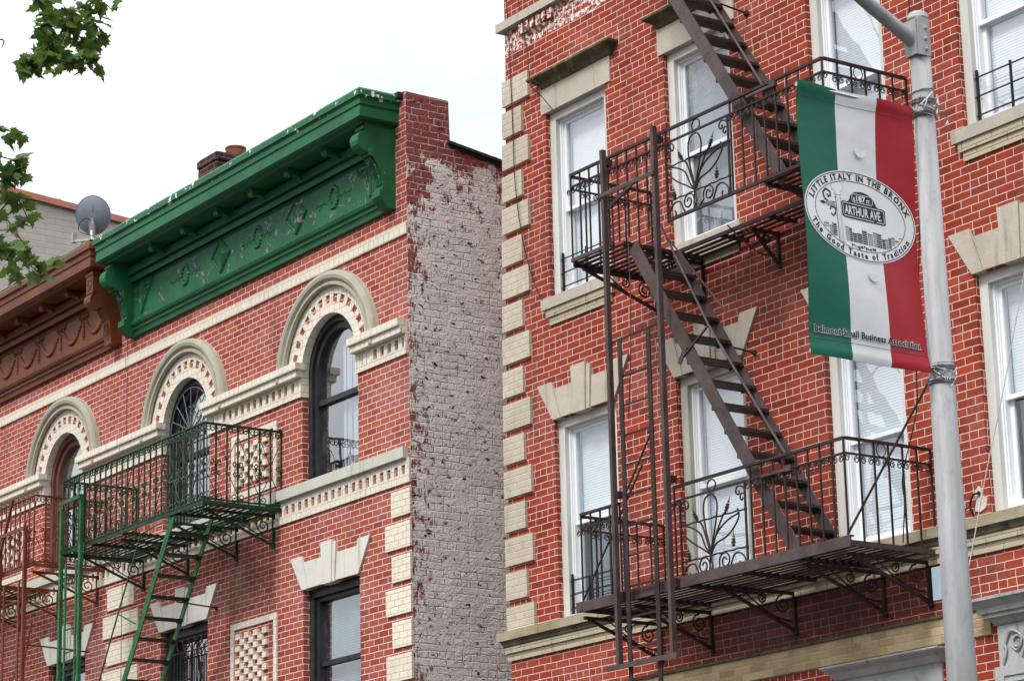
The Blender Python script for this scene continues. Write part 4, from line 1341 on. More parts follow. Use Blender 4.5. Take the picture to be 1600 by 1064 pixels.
rail_run(FE, (3.94, YF), (X1, YF), 8.90, 9.775, 9.64, 'iron', gaps=[(-.01, .86)], rings=(9,), zbot=8.90)
rail_run(FE, (X0, YF), (X0, -.01), 8.89, 9.76, 9.62, 'iron', rings=())
rail_run(FE, (X1, YF), (X1, -.01), 8.88, 9.775, 9.64, 'iron', rings=(2,))
lily(FE, 4.385, YF, 0, 'iron')
for x in (2.5, 3.22, 4.33, 5.45, 6.05): wall_bracket(FE, x, 8.87, .36, (YF + .08) if x < 3.5 or x > 5.3 else -.36, 'iron', r=.05 if 3.3 < x < 5.3 else .085)
# stairs
stairs(FE, 3.32, 8.83, 5.40, 5.60, -.925, -.41, [8.555 - i * .2475 for i in range(12)], 1, 'iron', 'iron_plate')
stairs(FE, 2.75, 13.10, 5.50, 8.86, -.925, -.41, [12.79 - i * .2475 + .0 for i in range(16)], 1, 'iron', 'iron_plate')
m = MB()
m.tube([V(3.76, -.93, 8.90), V(4.38, -.93, 7.81), V(5.33, -.93, 6.45)], .011, 6)
m.bar((4.00, -.935, 7.60), (4.38, -.935, 7.81), .018, .014); m.bar((3.95, -.94, 7.55), (4.06, -.94, 7.69), .012, .05)
m.tube([V(3.14, -.93, 13.2), V(4.61, -.93, 10.84), V(5.29, -.93, 9.77)], .011, 6)
m.bar((3.76, -.935, 11.50), (4.14, -.935, 11.62), .018, .014)
m.build('stair_handrail', 'iron_plate', FE)
m = MB()
m.tube([V(3.86, -.41, 7.83), V(3.90, -.01, 7.79)], .010, 5); m.ball((3.905, -.01, 7.79), .03, 6)
m.build('tie_rod', 'iron', FE); m = MB()
m.tube([V(3.98, -.41, 11.17), V(4.03, -.01, 11.10)], .010, 5); m.ball((4.03, -.01, 11.10), .035, 6)
m.bar((5.0, -.99, 5.98 + .12), (5.36, -.99, 6.0 + .12), .02, .03) if False else None
m.build('tie_rod', 'iron', FE)
# guide posts and drop ladder
for x, zt in ((3.075, 9.82), (3.86, 9.82)):
    m = MB()
    m.box(x - .020, x + .020, -1.085, -1.075, 4.90, zt); m.box(x + .011, x + .020, -1.075, -1.035, 4.90, zt)
    m.build('guide_post', 'iron_plate', FE)
    m = MB()
    for z in (zt - .12, 6.50):
        m.box(x - .03, x + .03, -1.035, -.97, z - .03, z + .03)
    m.box(x - .05, x + .05, -1.04, -.99, 5.52, 5.6)
    m.build('post_clamp', 'iron', FE)
m = MB()
m.box(3.05, 3.88, -1.10, -1.09, 9.345, 9.385); m.build('cross_bar', 'iron_plate', FE); m = MB()
m.box(2.94, 3.96, -1.11, -1.09, 4.89, 4.935)
m.build('cross_bar', 'iron_plate', FE)
LD = []
for x in (3.235, 3.665):
    m = MB(); m.box(x - .028, x + .028, -1.066, -1.054, 3.6, 7.93); m.box(x - .028, x - .015, -1.054, -1.03, 3.6, 7.93)
    m.build('ladder_stile', 'iron', FE)
for i in range(15):
    z = 7.58 - i * .279
    m = MB(); m.bar((3.235, -1.045, z), (3.665, -1.045, z), .016, .016); m.build('ladder_rung', 'iron', FE)
m = MB()
m.bar((3.10, -1.045, 7.935), (3.84, -1.045, 7.955), .018, .018)
m.build('ladder_top_bar', 'iron', FE); m = MB()
m.bar((3.26, -1.045, 6.52), (3.62, -1.045, 6.95), .014, .014)
m.ball((3.64, -1.045, 6.98), .035, 6, (1.5, 1, .5))
m.build('ladder_latch', 'iron', FE)
m = MB(); m.tube([V(3.28, -.95, 8.86), V(3.26, -.93, 8.3), V(3.22, -.93, 7.7), V(3.19, -.95, 7.2)], .007, 4)
m.bar((3.86, -.98, 8.80), (4.25, -.60, 8.0), .014, .014); m.bar((3.03, -1.0, 9.25), (3.5, -1.0, 9.42), .02, .035)
m.build('counterweight_rod', 'iron_plate', FE)
# stair hook plates seen through the railing
for (x, z) in ((5.12, 5.98), (5.17, 9.40)):
    m = MB(); m.box(x - .03, x + .36, -1.02, -1.00, z + .30, z + .325); m.box(x + .30, x + .37, -1.03, -.99, z + .29, z + .34)
    m.build('stair_hook', 'iron_plate', FE)

# --- scrolled balconies of the left row
def fancy_rail(parent, p0, p1, zf, ztop, mat, pitch=.15, ph=0):
    m = MB()
    a = V(p0[0], p0[1], 0); b = V(p1[0], p1[1], 0); L = (b - a).length; d = (b - a) / L; up = V(0, 0, 1)
    side = abs(d.y) > .5
    if side: a = a + d * .014; L -= .014; ztop += .0025; zf += .0025
    m.bar(a + up * (ztop - .01), b + up * (ztop - .01), .026, .020)
    m.bar(a + up * (zf + .02), b + up * (zf + .02), .022, .018)
    n = max(1, round(L / pitch)); st = L / n; H = ztop - zf
    for i in range(n + 1):
        p = a + d * (i * st)
        if not (side and i == 0): m.bar(p + up * zf, p + up * (ztop - .01), .016, .016, up=d)
        s = 1 if (i + ph) % 2 else -1
        for sg in (-1, 1):
            t_ = i * st + sg * st
            if t_ < -.01 or t_ > L + .01: continue
            # top volute from the bar
            m.tube([p + up * (ztop - .15)] + spiral(p + d * (sg * .046) + up * (ztop - .065), .046, .014, math.pi * .75, 1.2, ax=d * sg, n=10, cw=-1), .0070, 4)
            if s > 0:
                m.tube([p + up * (zf + .14)] + spiral(p + d * (sg * .046) + up * (zf + .07), .046, .014, -math.pi * .75, 1.2, ax=d * sg, n=10, cw=1), .0070, 4)
                m.tube([p + up * (zf + H * .38)] + spiral(p + d * (sg * .040) + up * (zf + H * .50), .036, .012, -math.pi * .75, 1.1, ax=d * sg, n=9, cw=1), .008, 4)
                m.tube([p + up * (ztop - .13), p + d * (sg * st) + up * (zf + H * .52)], .0048, 4)
                m.tube([p + d * (sg * st) + up * (zf + H * .40), p + up * (zf + .10)], .0055, 4)
                m.tube([p + up * (zf + H * .55)] + spiral(p + d * (sg * .036) + up * (zf + H * .36), .032, .012, math.pi * .75, 1.1, ax=d * sg, n=9, cw=-1), .0078, 4)
        m.box(p.x - .011, p.x + .011, p.y - .011, p.y + .011, zf + H * .44, zf + H * .47)
    return m.build('railing', mat, parent)

for _o in (FE,): _o['group'] = 'iron fire escapes on the brick fronts'
def row_escape(name, label, xl, xr, yf, zf, ztop, mat, plate, posts, stiles, stair, hatch, loc, brk, zlow=4.4):
    F_ = thing(name, label, 'fire escape', loc, 'iron fire escapes on the brick fronts')
    for a, b in (((xl, yf), (xr, yf)), ((xr, yf), (xr, -.01)), ((xl, yf), (xl, -.01))):
        fancy_rail(F_, a, b, zf, ztop, mat)
    m = MB(); m.bar((xr, -.06, ztop - .01), (xr, .0, ztop - .01), .035, .035); m.ball((xr, -.02, ztop), .03, 6)
    m.build('rail_anchor', mat, F_)
    grating(F_, xl, hatch[0], yf, -.05, zf - .01, mat, pitch=.088)
    if hatch[1] > hatch[0]:
        grating(F_, hatch[0], hatch[1], -.45, -.05, zf - .01, mat, pitch=.088)
        grating(F_, hatch[1], xr, yf, -.05, zf - .01, mat, pitch=.088)
    m = MB()
    m.bar((xl, yf, zf - .02), (xr, yf, zf - .02), .02, .045); m.bar((xr, yf, zf - .02), (xr, -.02, zf - .02), .02, .045); m.bar((xl, yf, zf - .02), (xl, -.02, zf - .02), .02, .045)
    m.build('platform_frame', mat, F_)
    for x in brk: wall_bracket(F_, x, zf - .02, .42, yf + .10, mat, r=.10)
    for (x, zt) in posts:
        m = MB(); m.box(x - .026, x + .026, yf - .075, yf - .060, zlow, zt); m.box(x + .012, x + .026, yf - .06, yf - .03, zlow, zt)
        m.build('guide_post', plate, F_)
    zt = max(p[1] for p in posts)
    m = MB(); m.bar((posts[0][0] - .02, yf - .085, zt - .03), (posts[1][0] + .02, yf - .085, zt - .03), .015, .05)
    for x, z_ in posts: m.box(x - .04, x + .03, yf - .06, yf, zf - .04, zf + .03)
    m.build('cross_bar', plate, F_)
    for x in stiles:
        m = MB(); m.box(x - .022, x + .022, yf - .05, yf - .035, zlow - .6, zf - .18); m.build('ladder_stile', plate, F_)
    z = zf - .45
    while z > zlow - .6:
        m = MB(); m.bar((stiles[0], yf - .04, z), (stiles[1], yf - .04, z), .014, .014); z -= .29
        m.build('ladder_rung', mat, F_)
    m = MB()
    m.bar((stiles[0], yf - .04, zf - 1.75), (stiles[1], yf - .04, zf - 1.35), .010, .010)
    m.build('ladder_latch', mat, F_)
    return F_

G = row_escape('fire_escape', 'green iron balcony fire escape with scrolled railing and peeling stair', -8.60, -4.83, -1.05, 7.885, 8.82, 'green_iron', 'green_plate',
               [(-8.52, 8.42), (-7.96, 8.52)], (-8.40, -8.10), None, (-6.9, -5.55), (-6.7, -.5, 7.0), (-5.0, -5.9, -7.15, -8.35))
stairs(G, -5.60, 7.86, -7.75, 4.72, -1.03, -.52, [7.665 - i * .2315 for i in range(13)], 1, 'green_iron', 'green_plate', wid=.10, sheets=2, run=.15)
m = MB(); m.tube([V(-5.9, -1.04, 7.80), V(-6.43, -1.04, 7.76), V(-7.01, -1.04, 6.88), V(-7.52, -1.04, 6.08), V(-8.3, -1.04, 4.9)], .011, 5)
m.bar((-7.03, -1.04, 6.87), (-6.55, -1.04, 6.68), .018, .012)
m.build('stair_handrail', 'green_plate', G)
m = MB(); m.tube([V(-6.5, -.52, 6.98), V(-6.42, -.01, 6.93)], .010, 5); m.ball((-6.42, -.01, 6.93), .03, 6); m.build('tie_rod', 'iron', G)

B = row_escape('fire_escape', 'red brown iron balcony fire escape at the left edge', -13.3, -9.47, -1.05, 7.89, 8.80, 'red_iron', 'red_iron',
               [(-10.40, 8.30), (-9.62, 8.40)], (-10.27, -9.81), None, (-11.2, -11.2), (-11.4, -.5, 7.0), (-9.7, -10.9, -12.1), zlow=4.4)
m = MB(); m.bar((-10.0, -1.12, 8.82), (-10.9, -1.12, 7.2), .03, .03); m.tube([V(-9.95, -.9, 6.9), V(-9.9, -.02, 6.85)], .012, 5)
m.tube([V(-9.9, -.85, 7.2), V(-10.05, -.9, 6.6)], .012, 5)
m.build('brace', 'red_iron', B)

# ------------------------------------------------------------ satellite dish
D = thing('satellite_dish', 'grey satellite dish standing where the green and brown cornices meet', 'satellite dish', (-9.6, -.2, 12.2))
cdir = (V(22.068, -15.5, 1.6) - V(-9.68, -.2, 12.83)); 
nrm = V(-.72, .62, .30).normalized()      # bowl opens away from the street corner
ax = nrm.cross(V(0, 0, 1)).normalized(); up_ = ax.cross(nrm).normalized() * 1.0
ctr = V(-9.68, -.2, 12.83)
vs = []; fs = []; seg, rg = 36, 7
for i in range(rg + 1):
    r_ = i / rg
    for k_ in range(seg):
        a = 2 * math.pi * k_ / seg
        vs.append(ctr + ax * (.236 * r_ * math.cos(a)) + up_ * (.262 * r_ * math.sin(a)) + nrm * (.055 * r_ * r_))
for i in range(rg):
    for k_ in range(seg):
        l = (k_ + 1) % seg
        fs.append((i * seg + k_, i * seg + l, (i + 1) * seg + l, (i + 1) * seg + k_))
n0 = len(vs)
for k_ in range(seg):
    a = 2 * math.pi * k_ / seg
    vs.append(ctr + ax * (.243 * math.cos(a)) + up_ * (.269 * math.sin(a)) + nrm * .060)
for k_ in range(seg):
    l = (k_ + 1) % seg; fs.append((rg * seg + k_, rg * seg + l, n0 + l, n0 + k_))
m = MB(); m.add(vs, fs)
m.tube([ctr + ax * (.243 * math.cos(2 * math.pi * k_ / 36)) + up_ * (.269 * math.sin(2 * math.pi * k_ / 36)) + nrm * .058 for k_ in range(36)], .006, 5, closed=True)
bowl = m.build('dish_bowl', 'dish', D, smooth=True)
m = MB()
bk = ctr - nrm * .02 - up_ * .10
m.bar(bk + up_ * .05, bk - up_ * .17 - nrm * .02, .05, .05); m.bar(bk + ax * .03, bk + ax * .03 - up_ * .16, .014, .09)
m.bar(bk - ax * .035 + up_ * .02, bk - ax * .035 - up_ * .16, .014, .07)
m.tube([bk - up_ * .12 - nrm * .06, V(-9.58, -.24, 12.40), V(-9.50, -.22, 12.22)], .024, 8)
m.bar(V(-9.60, -.26, 12.45), V(-9.93, -.34, 12.50), .03, .03); m.box(-9.97, -9.91, -.37, -.31, 12.48, 12.62)
m.box(-9.62, -9.42, -.34, -.12, 12.20, 12.225)
m.build('dish_bracket', 'dish_metal', D)
m = MB(); m.tube(smooth_path([bk + up_ * .03 - nrm * .05, bk + ax * -.07 + up_ * .06 - nrm * .06, bk + ax * -.16 + up_ * .0 - nrm * .05, bk + ax * -.17 - up_ * .12 - nrm * .04, V(-9.40, -.25, 12.42), V(-9.34, -.2, 12.25)]), .006, 4)
m.tube(smooth_path([V(-9.6, -.27, 12.46), V(-9.75, -.3, 12.44), V(-9.80, -.3, 12.32), V(-9.7, -.25, 12.23)]), .006, 4)
m.build('dish_cable', 'cable_black', D)
m = MB()
for dz, hh in ((.15, .03), (.085, .035)):
    c_ = ctr + up_ * dz - nrm * .002
    m.bar(c_ - up_ * hh * .5, c_ + up_ * hh * .5, .008, .01)
m.build('dish_marking', 'dish_metal', D)

# ------------------------------------------------------------ street lamp pole
PX, PY = 12.40, -5.99
SL = thing('street_lamp', 'silver steel street lamp post carrying the striped banner', 'street lamp', (PX, PY, 0))
m = MB()
def cyl(m, x, y, z0, z1, r0, r1, n=28):
    vs = [(x + r * math.cos(2 * math.pi * i / n), y + r * math.sin(2 * math.pi * i / n), z) for z, r in ((z0, r0), (z1, r1)) for i in range(n)]
    m.add(vs, [(i, (i + 1) % n, n + (i + 1) % n, n + i) for i in range(n)] + [tuple(reversed(range(n))), tuple(range(n, 2 * n))])
cyl(m, PX, PY, .15, 6.90, .098, .0535)
m.build('pole', 'pole', SL, smooth=False)
for p in SL.children[0].data.polygons: p.use_smooth = len(p.vertices) == 4
m = MB(); cyl(m, PX, PY, 6.90, 6.925, .058, .058); m.ball((PX, PY, 6.925), .058, 20, (1, 1, .55)); m.build('cap', 'pole', SL, smooth=True)
m = MB(); cyl(m, PX, PY, .15, .6, .16, .14); m.build('base', 'pole', SL)
m = MB(); arm = smooth_path([V(PX, PY - .045, 6.775), V(PX, PY - .30, 6.90), V(PX, PY - .8, 7.13), V(PX, PY - 1.6, 7.38), V(PX, PY - 2.4, 7.5)])
m.tube(arm, .040, 16, taper=.75)
m.build('lamp_arm', 'pole', SL, smooth=True)
m = MB(); m.box(PX - .045, PX + .050, PY - .068, PY - .01, 6.69, 6.89)
m.box(PX + .045, PX + .060, PY - .060, PY + .025, 6.685, 6.90)
for z in (6.72, 6.84):
    m.ball((PX + .062, PY - .01, z), .011, 8); 
m.ball((PX + .062, PY - .01, 6.78), .011, 8)
m.build('arm_clamp', 'pole', SL)
m = MB(); m.box(PX - .14, PX + .14, PY - 3.0, PY - 2.35, 7.42, 7.56); m.build('lamp_head', 'pole', SL)
def straps(z, r):
    m = MB()
    for dz in (0, .075):
        m.tube(circle((PX, PY, z + dz), r + .003, ax=(1, 0, 0), up=(0, 1, 0), n=22), .007, 4, closed=True)
        m.tube(circle((PX, PY, z + dz + .014), r + .003, ax=(1, 0, 0), up=(0, 1, 0), n=22), .006, 4, closed=True)
    rnd = random.Random(int(z * 100))
    for i in range(13):
        a0 = rnd.uniform(-1.9, .3); a1 = a0 + rnd.uniform(.6, 1.6)
        z0_ = z + rnd.uniform(-.03, .10); z1_ = z + rnd.uniform(-.03, .13)
        rr = r + rnd.uniform(.006, .022)
        m.tube([V(PX + rr * math.cos(a0 + (a1 - a0) * t / 5), PY + rr * math.sin(a0 + (a1 - a0) * t / 5), z0_ + (z1_ - z0_) * t / 5) for t in range(6)], .0028, 4)
    m.bar(V(PX + .05, PY - .05, z + .03), V(PX + .055, PY - .02, z + .10), .016, .008)
    return m
straps(6.355, .060).build('strap', 'steel_strap', SL)
straps(4.89, .067).build('strap', 'steel_strap', SL)
m = MB(); m.tube(circle((PX, PY, 6.50), .062, ax=(1, 0, 0), up=(0, 1, .15), n=20), .004, 4, closed=True)
m.tube(smooth_path([V(PX + .02, PY + .058, 6.385), V(PX + .03, PY + .12, 6.40), V(PX + .02, PY + .15, 6.36), V(PX + .02, PY + .135, 6.33)]), .004, 4)
m.tube(smooth_path([V(PX + .05, PY + .03, 6.50), V(PX + .062, PY - .01, 6.46), V(PX + .055, PY - .05, 6.42), V(PX + .045, PY - .07, 6.40)]), .004, 4)
m.build('wire_tie', 'steel_strap', SL)

# ------------------------------------------------------------ street banner
BN = thing('street_banner', 'green white and red banner hanging from the lamp post', 'banner', (PX, PY, 5.6))
YB0, YB1, ZB0, ZB1 = -6.895, -6.085, 4.932, 6.388
def surf(y, z):
    u = (y - YB0) / (YB1 - YB0); v = (z - ZB0) / (ZB1 - ZB0)
    env = max(0.0, math.sin(math.pi * min(1, max(0, v)))) ** .6
    x = PX + .004 + env * (.018 * math.sin(u * 3.4 + v * 3.2) + .010 * math.sin(v * 6.0 + u * 2))
    x += .013 * math.exp(-((v - .988) / .03) ** 2) + .013 * math.exp(-((v - .015) / .03) ** 2)
    x += env * (.003 * math.exp(-((u + v * .5 - .9) / .07) ** 2) - .003 * math.exp(-((u - v * .6 - .1) / .08) ** 2))
    x += .010 * math.sin(u * 9 + 1) * (max(0, v - .86) / .14) + .008 * math.sin(u * 8) * max(0, .12 - v) / .12
    return x
NY, NZ = 30, 60
vs = []; fs = []; mi = []
s1, s2 = YB0 + .272, YB0 + .545
ys = sorted(set([YB0 + (YB1 - YB0) * i / NY for i in range(NY + 1)] + [s1, s2]))
def warp(y, v):   # the free edge pulls in slightly, the side by the pole hangs lower
    u = (y - YB0) / (YB1 - YB0)
    return -.012 * math.sin(math.pi * v) * (1 - u) * 0 + .0
zs_ = [ZB0 + (ZB1 - ZB0) * j / NZ for j in range(NZ + 1)]
for side in (0, 1):
    for y in ys:
        for z in zs_: vs.append((surf(y, z) - side * .003, y, z))
nz = NZ + 1; off = len(ys) * nz
for i in range(len(ys) - 1):
    yc = (ys[i] + ys[i + 1]) / 2
    k_ = 0 if yc < s1 else 1 if yc < s2 else 2
    for j in range(NZ):
        fs.append((i * nz + j, (i + 1) * nz + j, (i + 1) * nz + j + 1, i * nz + j + 1)); mi.append(k_)
        fs.append((off + i * nz + j, off + i * nz + j + 1, off + (i + 1) * nz + j + 1, off + (i + 1) * nz + j)); mi.append(k_)
m = MB(); m.v = vs; m.f = fs; m.mi = mi
cl = m.build('banner_cloth', ['cloth_green', 'cloth_white', 'cloth_red'], BN, smooth=True)
for z in (ZB1 - .018, ZB0 + .022):
    m = MB(); m.tube([V(PX, YB0 + .01, z), V(PX, PY - .04, z - .0)], .012, 8); m.build('banner_arm', 'steel_strap', BN)
for z in (ZB1 - .075, ZB0 + .092):   # seams
    m = MB(); m.tube([V(surf(YB0 + .81 * i / 30, z) + .001, YB0 + .81 * i / 30, z) for i in range(31)], .0016, 3)
    m.build('hem', 'ink_grey', BN)
# half moon wind vents
m = MB()
for (y, z) in ((-6.47, 6.07), (-6.44, 5.40)):
    x = surf(y, z)
    pts = [V(x + .004, y - .038, z + .018), V(x + .004, y + .038, z + .012)]
    arc = [V(x + .012, y + .038 * math.cos(math.pi * i / 10), z + .015 - .042 * math.sin(math.pi * i / 10)) for i in range(11)]
    b0 = len(m.v); m.add(arc, [tuple(range(11))])
    m.tube([p + V(.001, 0, 0) for p in arc], .0022, 3)
    m.build('wind_vent', 'cloth_white', BN); m = MB()

class Art:
    """flat artwork in banner coordinates (y,z) laid on the cloth"""
    def __init__(s): s.v = []; s.f = []
    def poly(s, pts):
        b = len(s.v); s.v += list(pts); s.f.append(list(range(b, b + len(pts))))
    def rect(s, y0, y1, z0, z1): s.poly([(y0, z0), (y1, z0), (y1, z1), (y0, z1)])
    def line(s, pts, w, closed=False):
        pts = list(pts); n = len(pts)
        for i in range(n if closed else n - 1):
            (a, b), (c, d) = pts[i], pts[(i + 1) % n]
            L = math.hypot(c - a, d - b) or 1; nx, nz_ = -(d - b) / L * w / 2, (c - a) / L * w / 2
            ex, ez = (c - a) / L * w * .3, (d - b) / L * w * .3
            s.poly([(a - nx - ex, b - nz_ - ez), (c - nx + ex, d - nz_ + ez), (c + nx + ex, d + nz_ + ez), (a + nx - ex, b + nz_ - ez)])
    def mesh(s, vs, fs, mat):
        b = len(s.v)
        s.v += [mat(p) for p in vs]; s.f += [[b + i for i in f] for f in fs]
    def build(s, name, lift, mat, parent):
        m = MB(); m.v = [(surf(y, z) + lift, y, z) for y, z in s.v]; m.f = s.f; m.mi = [0] * len(s.f)
        return m.build(name, mat, parent)
EC = (-6.490, 5.718)
def ell(a, b, n=72): return [(EC[0] + a * math.cos(2 * math.pi * i / n), EC[1] + b * math.sin(2 * math.pi * i / n)) for i in range(n)]
A = Art()
for k_ in range(16):
    o_ = ell(.401 * (k_ + 1) / 16, .245 * (k_ + 1) / 16); i0 = ell(.401 * k_ / 16, .245 * k_ / 16)
    for i in range(72):
        j = (i + 1) % 72
        A.poly([i0[i], o_[i], o_[j], i0[j]] if k_ else [EC, o_[i], o_[j]])
A.build('emblem_disc', .0018, 'print_white', BN)
INK = Art(); GREY = Art(); WH = Art()
INK.line(ell(.391, .237), .0042, True)
INK.line(ell(.327, .188), .0034, True)

def glyphs(txt, size, bold=0.0):
    cu = bpy.data.curves.new('t', 'FONT'); cu.body = txt; cu.size = size; cu.offset = bold
    cu.resolution_u = 2
    ob = bpy.data.objects.new('t', cu); COL.objects.link(ob)
    dg = bpy.context.evaluated_depsgraph_get(); dg.update()
    me = bpy.data.meshes.new_from_object(ob.evaluated_get(dg))
    vs = [(v.co.x, v.co.y) for v in me.vertices]; fs = [tuple(p.vertices) for p in me.polygons]
    bpy.data.objects.remove(ob); bpy.data.curves.remove(cu); bpy.data.meshes.remove(me)
    return vs, fs
def serif_ext(art, mp, vs, size):
    """small slab serifs at the stems' feet and heads"""
    if not vs: return
    pass
def text_line(art, txt, y, z, size, width=None, bold=0.0, tilt=0.0):
    vs, fs = glyphs(txt, size, bold)
    if not vs: return
    x0 = min(v[0] for v in vs); x1 = max(v[0] for v in vs); s = (width / (x1 - x0)) if width else 1
    art.mesh(vs, fs, lambda p: (y + (p[0] - x0) * s, z + p[1] + (p[0] - x0) * s * tilt))
SER = {'L': [(0, 0, 1), (0, 1, 1)], 'I': [(.5, 0, 0), (.5, 1, 0)], 'T': [(.5, 0, 0)], 'Y': [(.5, 0, 0), (.05, 1, 0), (.95, 1, 0)], 'N': [(.05, 0, 0), (.05, 1, 0), (.95, 1, 0)],
       'H': [(.08, 0, 0), (.08, 1, 0), (.92, 0, 0), (.92, 1, 0)], 'A': [(.06, 0, 0), (.94, 0, 0)], 'R': [(.1, 0, 0), (.9, 0, 0)], 'X': [(.08, 0, 0), (.92, 0, 0), (.08, 1, 0), (.92, 1, 0)],
       'h': [(.1, 0, 0), (.9, 0, 0)], 'n': [(.1, 0, 0), (.9, 0, 0)], 'r': [(.2, 0, 0)], 'i': [(.5, 0, 0)], 'd': [(.9, 0, 0)], 'f': [(.4, 0, 0)]}
def text_arc(art, txt, a, b, size, t0, t1, top=True, bold=0.0, squash=1.0):
    """letters along an ellipse arc; t0..t1 in radians, equal arc spacing"""
    N = 400
    tab = [(0.0, t0)]; L = 0; prev = None
    for i in range(N + 1):
        t = t0 + (t1 - t0) * i / N
        p = (a * math.cos(t), b * math.sin(t))
        if prev: L += math.hypot(p[0] - prev[0], p[1] - prev[1])
        tab.append((L, t)); prev = p
    adv = []
    for ch in txt:
        if ch == ' ': adv.append((None, size * .34)); continue
        vs, fs = glyphs(ch, size, bold)
        x0 = min(v[0] for v in vs); x1 = max(v[0] for v in vs)
        adv.append((([(p[0] - x0, p[1]) for p in vs], fs, x1 - x0), (x1 - x0)))
    tot = sum(w_ for _, w_ in adv); gap = (L - tot) / (len(txt) - 1)
    s = 0
    for (g_, w_), ch in zip(adv, txt):
        mid = s + w_ / 2; s += w_ + gap
        if g_ is None: continue
        k_ = 0
        while k_ < len(tab) - 1 and tab[k_][0] < mid: k_ += 1
        t = tab[k_][1]; cx, cz = a * math.cos(t), b * math.sin(t)
        tx, tz = -a * math.sin(t), b * math.cos(t); n_ = math.hypot(tx, tz); tx /= n_; tz /= n_
        if t1 < t0: tx, tz = -tx, -tz
        ux, uz = -tz, tx
        vs, fs, ww = g_
        mp = lambda p: (EC[0] + cx + (p[0] - ww / 2) * tx + p[1] * ux, EC[1] + cz + (p[0] - ww / 2) * tz + p[1] * uz)
        art.mesh(vs, fs, mp)
        hh = size * (.70 if ch.isupper() else (.70 if False else .0))
        for (fx, top_, _) in SER.get(ch, []):
            if top_ and not ch.isupper(): continue
            c_ = fx * ww; zz_ = (size * .70 if top_ else 0); th = size * .055
            q = [(c_ - size * .13, zz_ - (th if top_ else 0)), (c_ + size * .13, zz_ - (th if top_ else 0)), (c_ + size * .13, zz_ + (0 if top_ else th)), (c_ - size * .13, zz_ + (0 if top_ else th))]
            art.poly([mp(p) for p in q])
text_arc(INK, 'LITTLE ITALY IN THE BRONX', .345, .197, .046, R(167), R(15), bold=.0019)
text_arc(INK, 'The Good Taste of Tradition', .378, .226, .045, R(198), R(338), bold=.0017)
# street sign plate with hump
sy0, sy1, sz0, sz1 = -6.622, -6.302, 5.700, 5.785
def rrect(y0, y1, z0, z1, r=.012, n=4):
    out = []
    for cx, cz, a0 in ((y1 - r, z0 + r, -90), (y1 - r, z1 - r, 0), (y0 + r, z1 - r, 90), (y0 + r, z0 + r, 180)):
        for i in range(n + 1):
            a = R(a0 + 90 * i / n); out.append((cx + r * math.cos(a), cz + r * math.sin(a)))
    return out
for i in range(16):   # plate in strips so that it follows the cloth
    ya, yb = sy0 + (sy1 - sy0) * i / 16, sy0 + (sy1 - sy0) * (i + 1) / 16
    ca, cb_ = (.006 if i == 0 else 0), (.006 if i == 15 else 0)
    INK.poly([(ya, sz0 + ca), (yb, sz0 + cb_), (yb, sz1 + .004 - cb_), (ya, sz1 + .004 - ca)])
HUMP = [(-6.585, 0), (-6.562, .012), (-6.545, .045), (-6.52, .064), (-6.49, .071), (-6.465, .074), (-6.44, .070), (-6.41, .062), (-6.385, .045), (-6.365, .012), (-6.345, 0)]
for (a_, b_), (c_, d_) in zip(HUMP, HUMP[1:]):
    INK.poly([(a_, sz1 - .001), (c_, sz1 - .001), (c_, sz1 + d_), (a_, sz1 + b_)])
WH.line(rrect(sy0 + .010, sy1 - .010, sz0 + .009, sz1 - .005, .010), .0035, True)
WH.line(rrect(-6.537, -6.392, sz1 + .010, sz1 + .055, .014), .0032, True)
text_line(WH, 'ARTHUR AVE.', -6.600, sz0 + .021, .068, .268, .0012)
text_line(WH, 'E.', -6.527, sz1 + .018, .026, .017, .0008)
text_line(WH, '187', -6.505, sz1 + .018, .044, .062, .0012)
text_line(WH, 'ST.', -6.438, sz1 + .018, .024, .030, .0008)
# lamp post drawing
WH.rect(-6.661, -6.631, 5.556, 5.842)
for dy in (-.012, -.004, .005, .012): GREY.line([(-6.646 + dy, 5.556), (-6.646 + dy, 5.80)], .0018)
INK.line([(-6.662, 5.558), (-6.662, 5.80)], .0022); INK.line([(-6.630, 5.552), (-6.630, 5.80)], .0022)
INK.rect(-6.668, -6.624, 5.792, 5.799); GREY.rect(-6.662, -6.630, 5.806, 5.812); INK.line([(-6.672, 5.815), (-6.620, 5.815)], .002)
GREY.line([(-6.646 + .045 * math.cos(R(t)), 5.862 + .040 * math.sin(R(t))) for t in range(-55, 236, 15)], .0018)
# scroll bracket on the left of the lamp
INK.line([(-6.672, 5.765), (-6.71, 5.76), (-6.745, 5.775), (-6.752, 5.808), (-6.73, 5.83), (-6.70, 5.82), (-6.698, 5.798), (-6.715, 5.790), (-6.722, 5.802)], .010)
INK.line([(-6.675, 5.70), (-6.668, 5.735), (-6.70, 5.738), (-6.71, 5.722)], .008); INK.line([(-6.675, 5.705), (-6.69, 5.690), (-6.705, 5.70)], .008)
INK.poly([(-6.785, 5.752), (-6.755, 5.762), (-6.735, 5.752), (-6.755, 5.742)]); GREY.rect(-6.735, -6.672, 5.742, 5.764); INK.line([(-6.735, 5.753), (-6.672, 5.753)], .004)
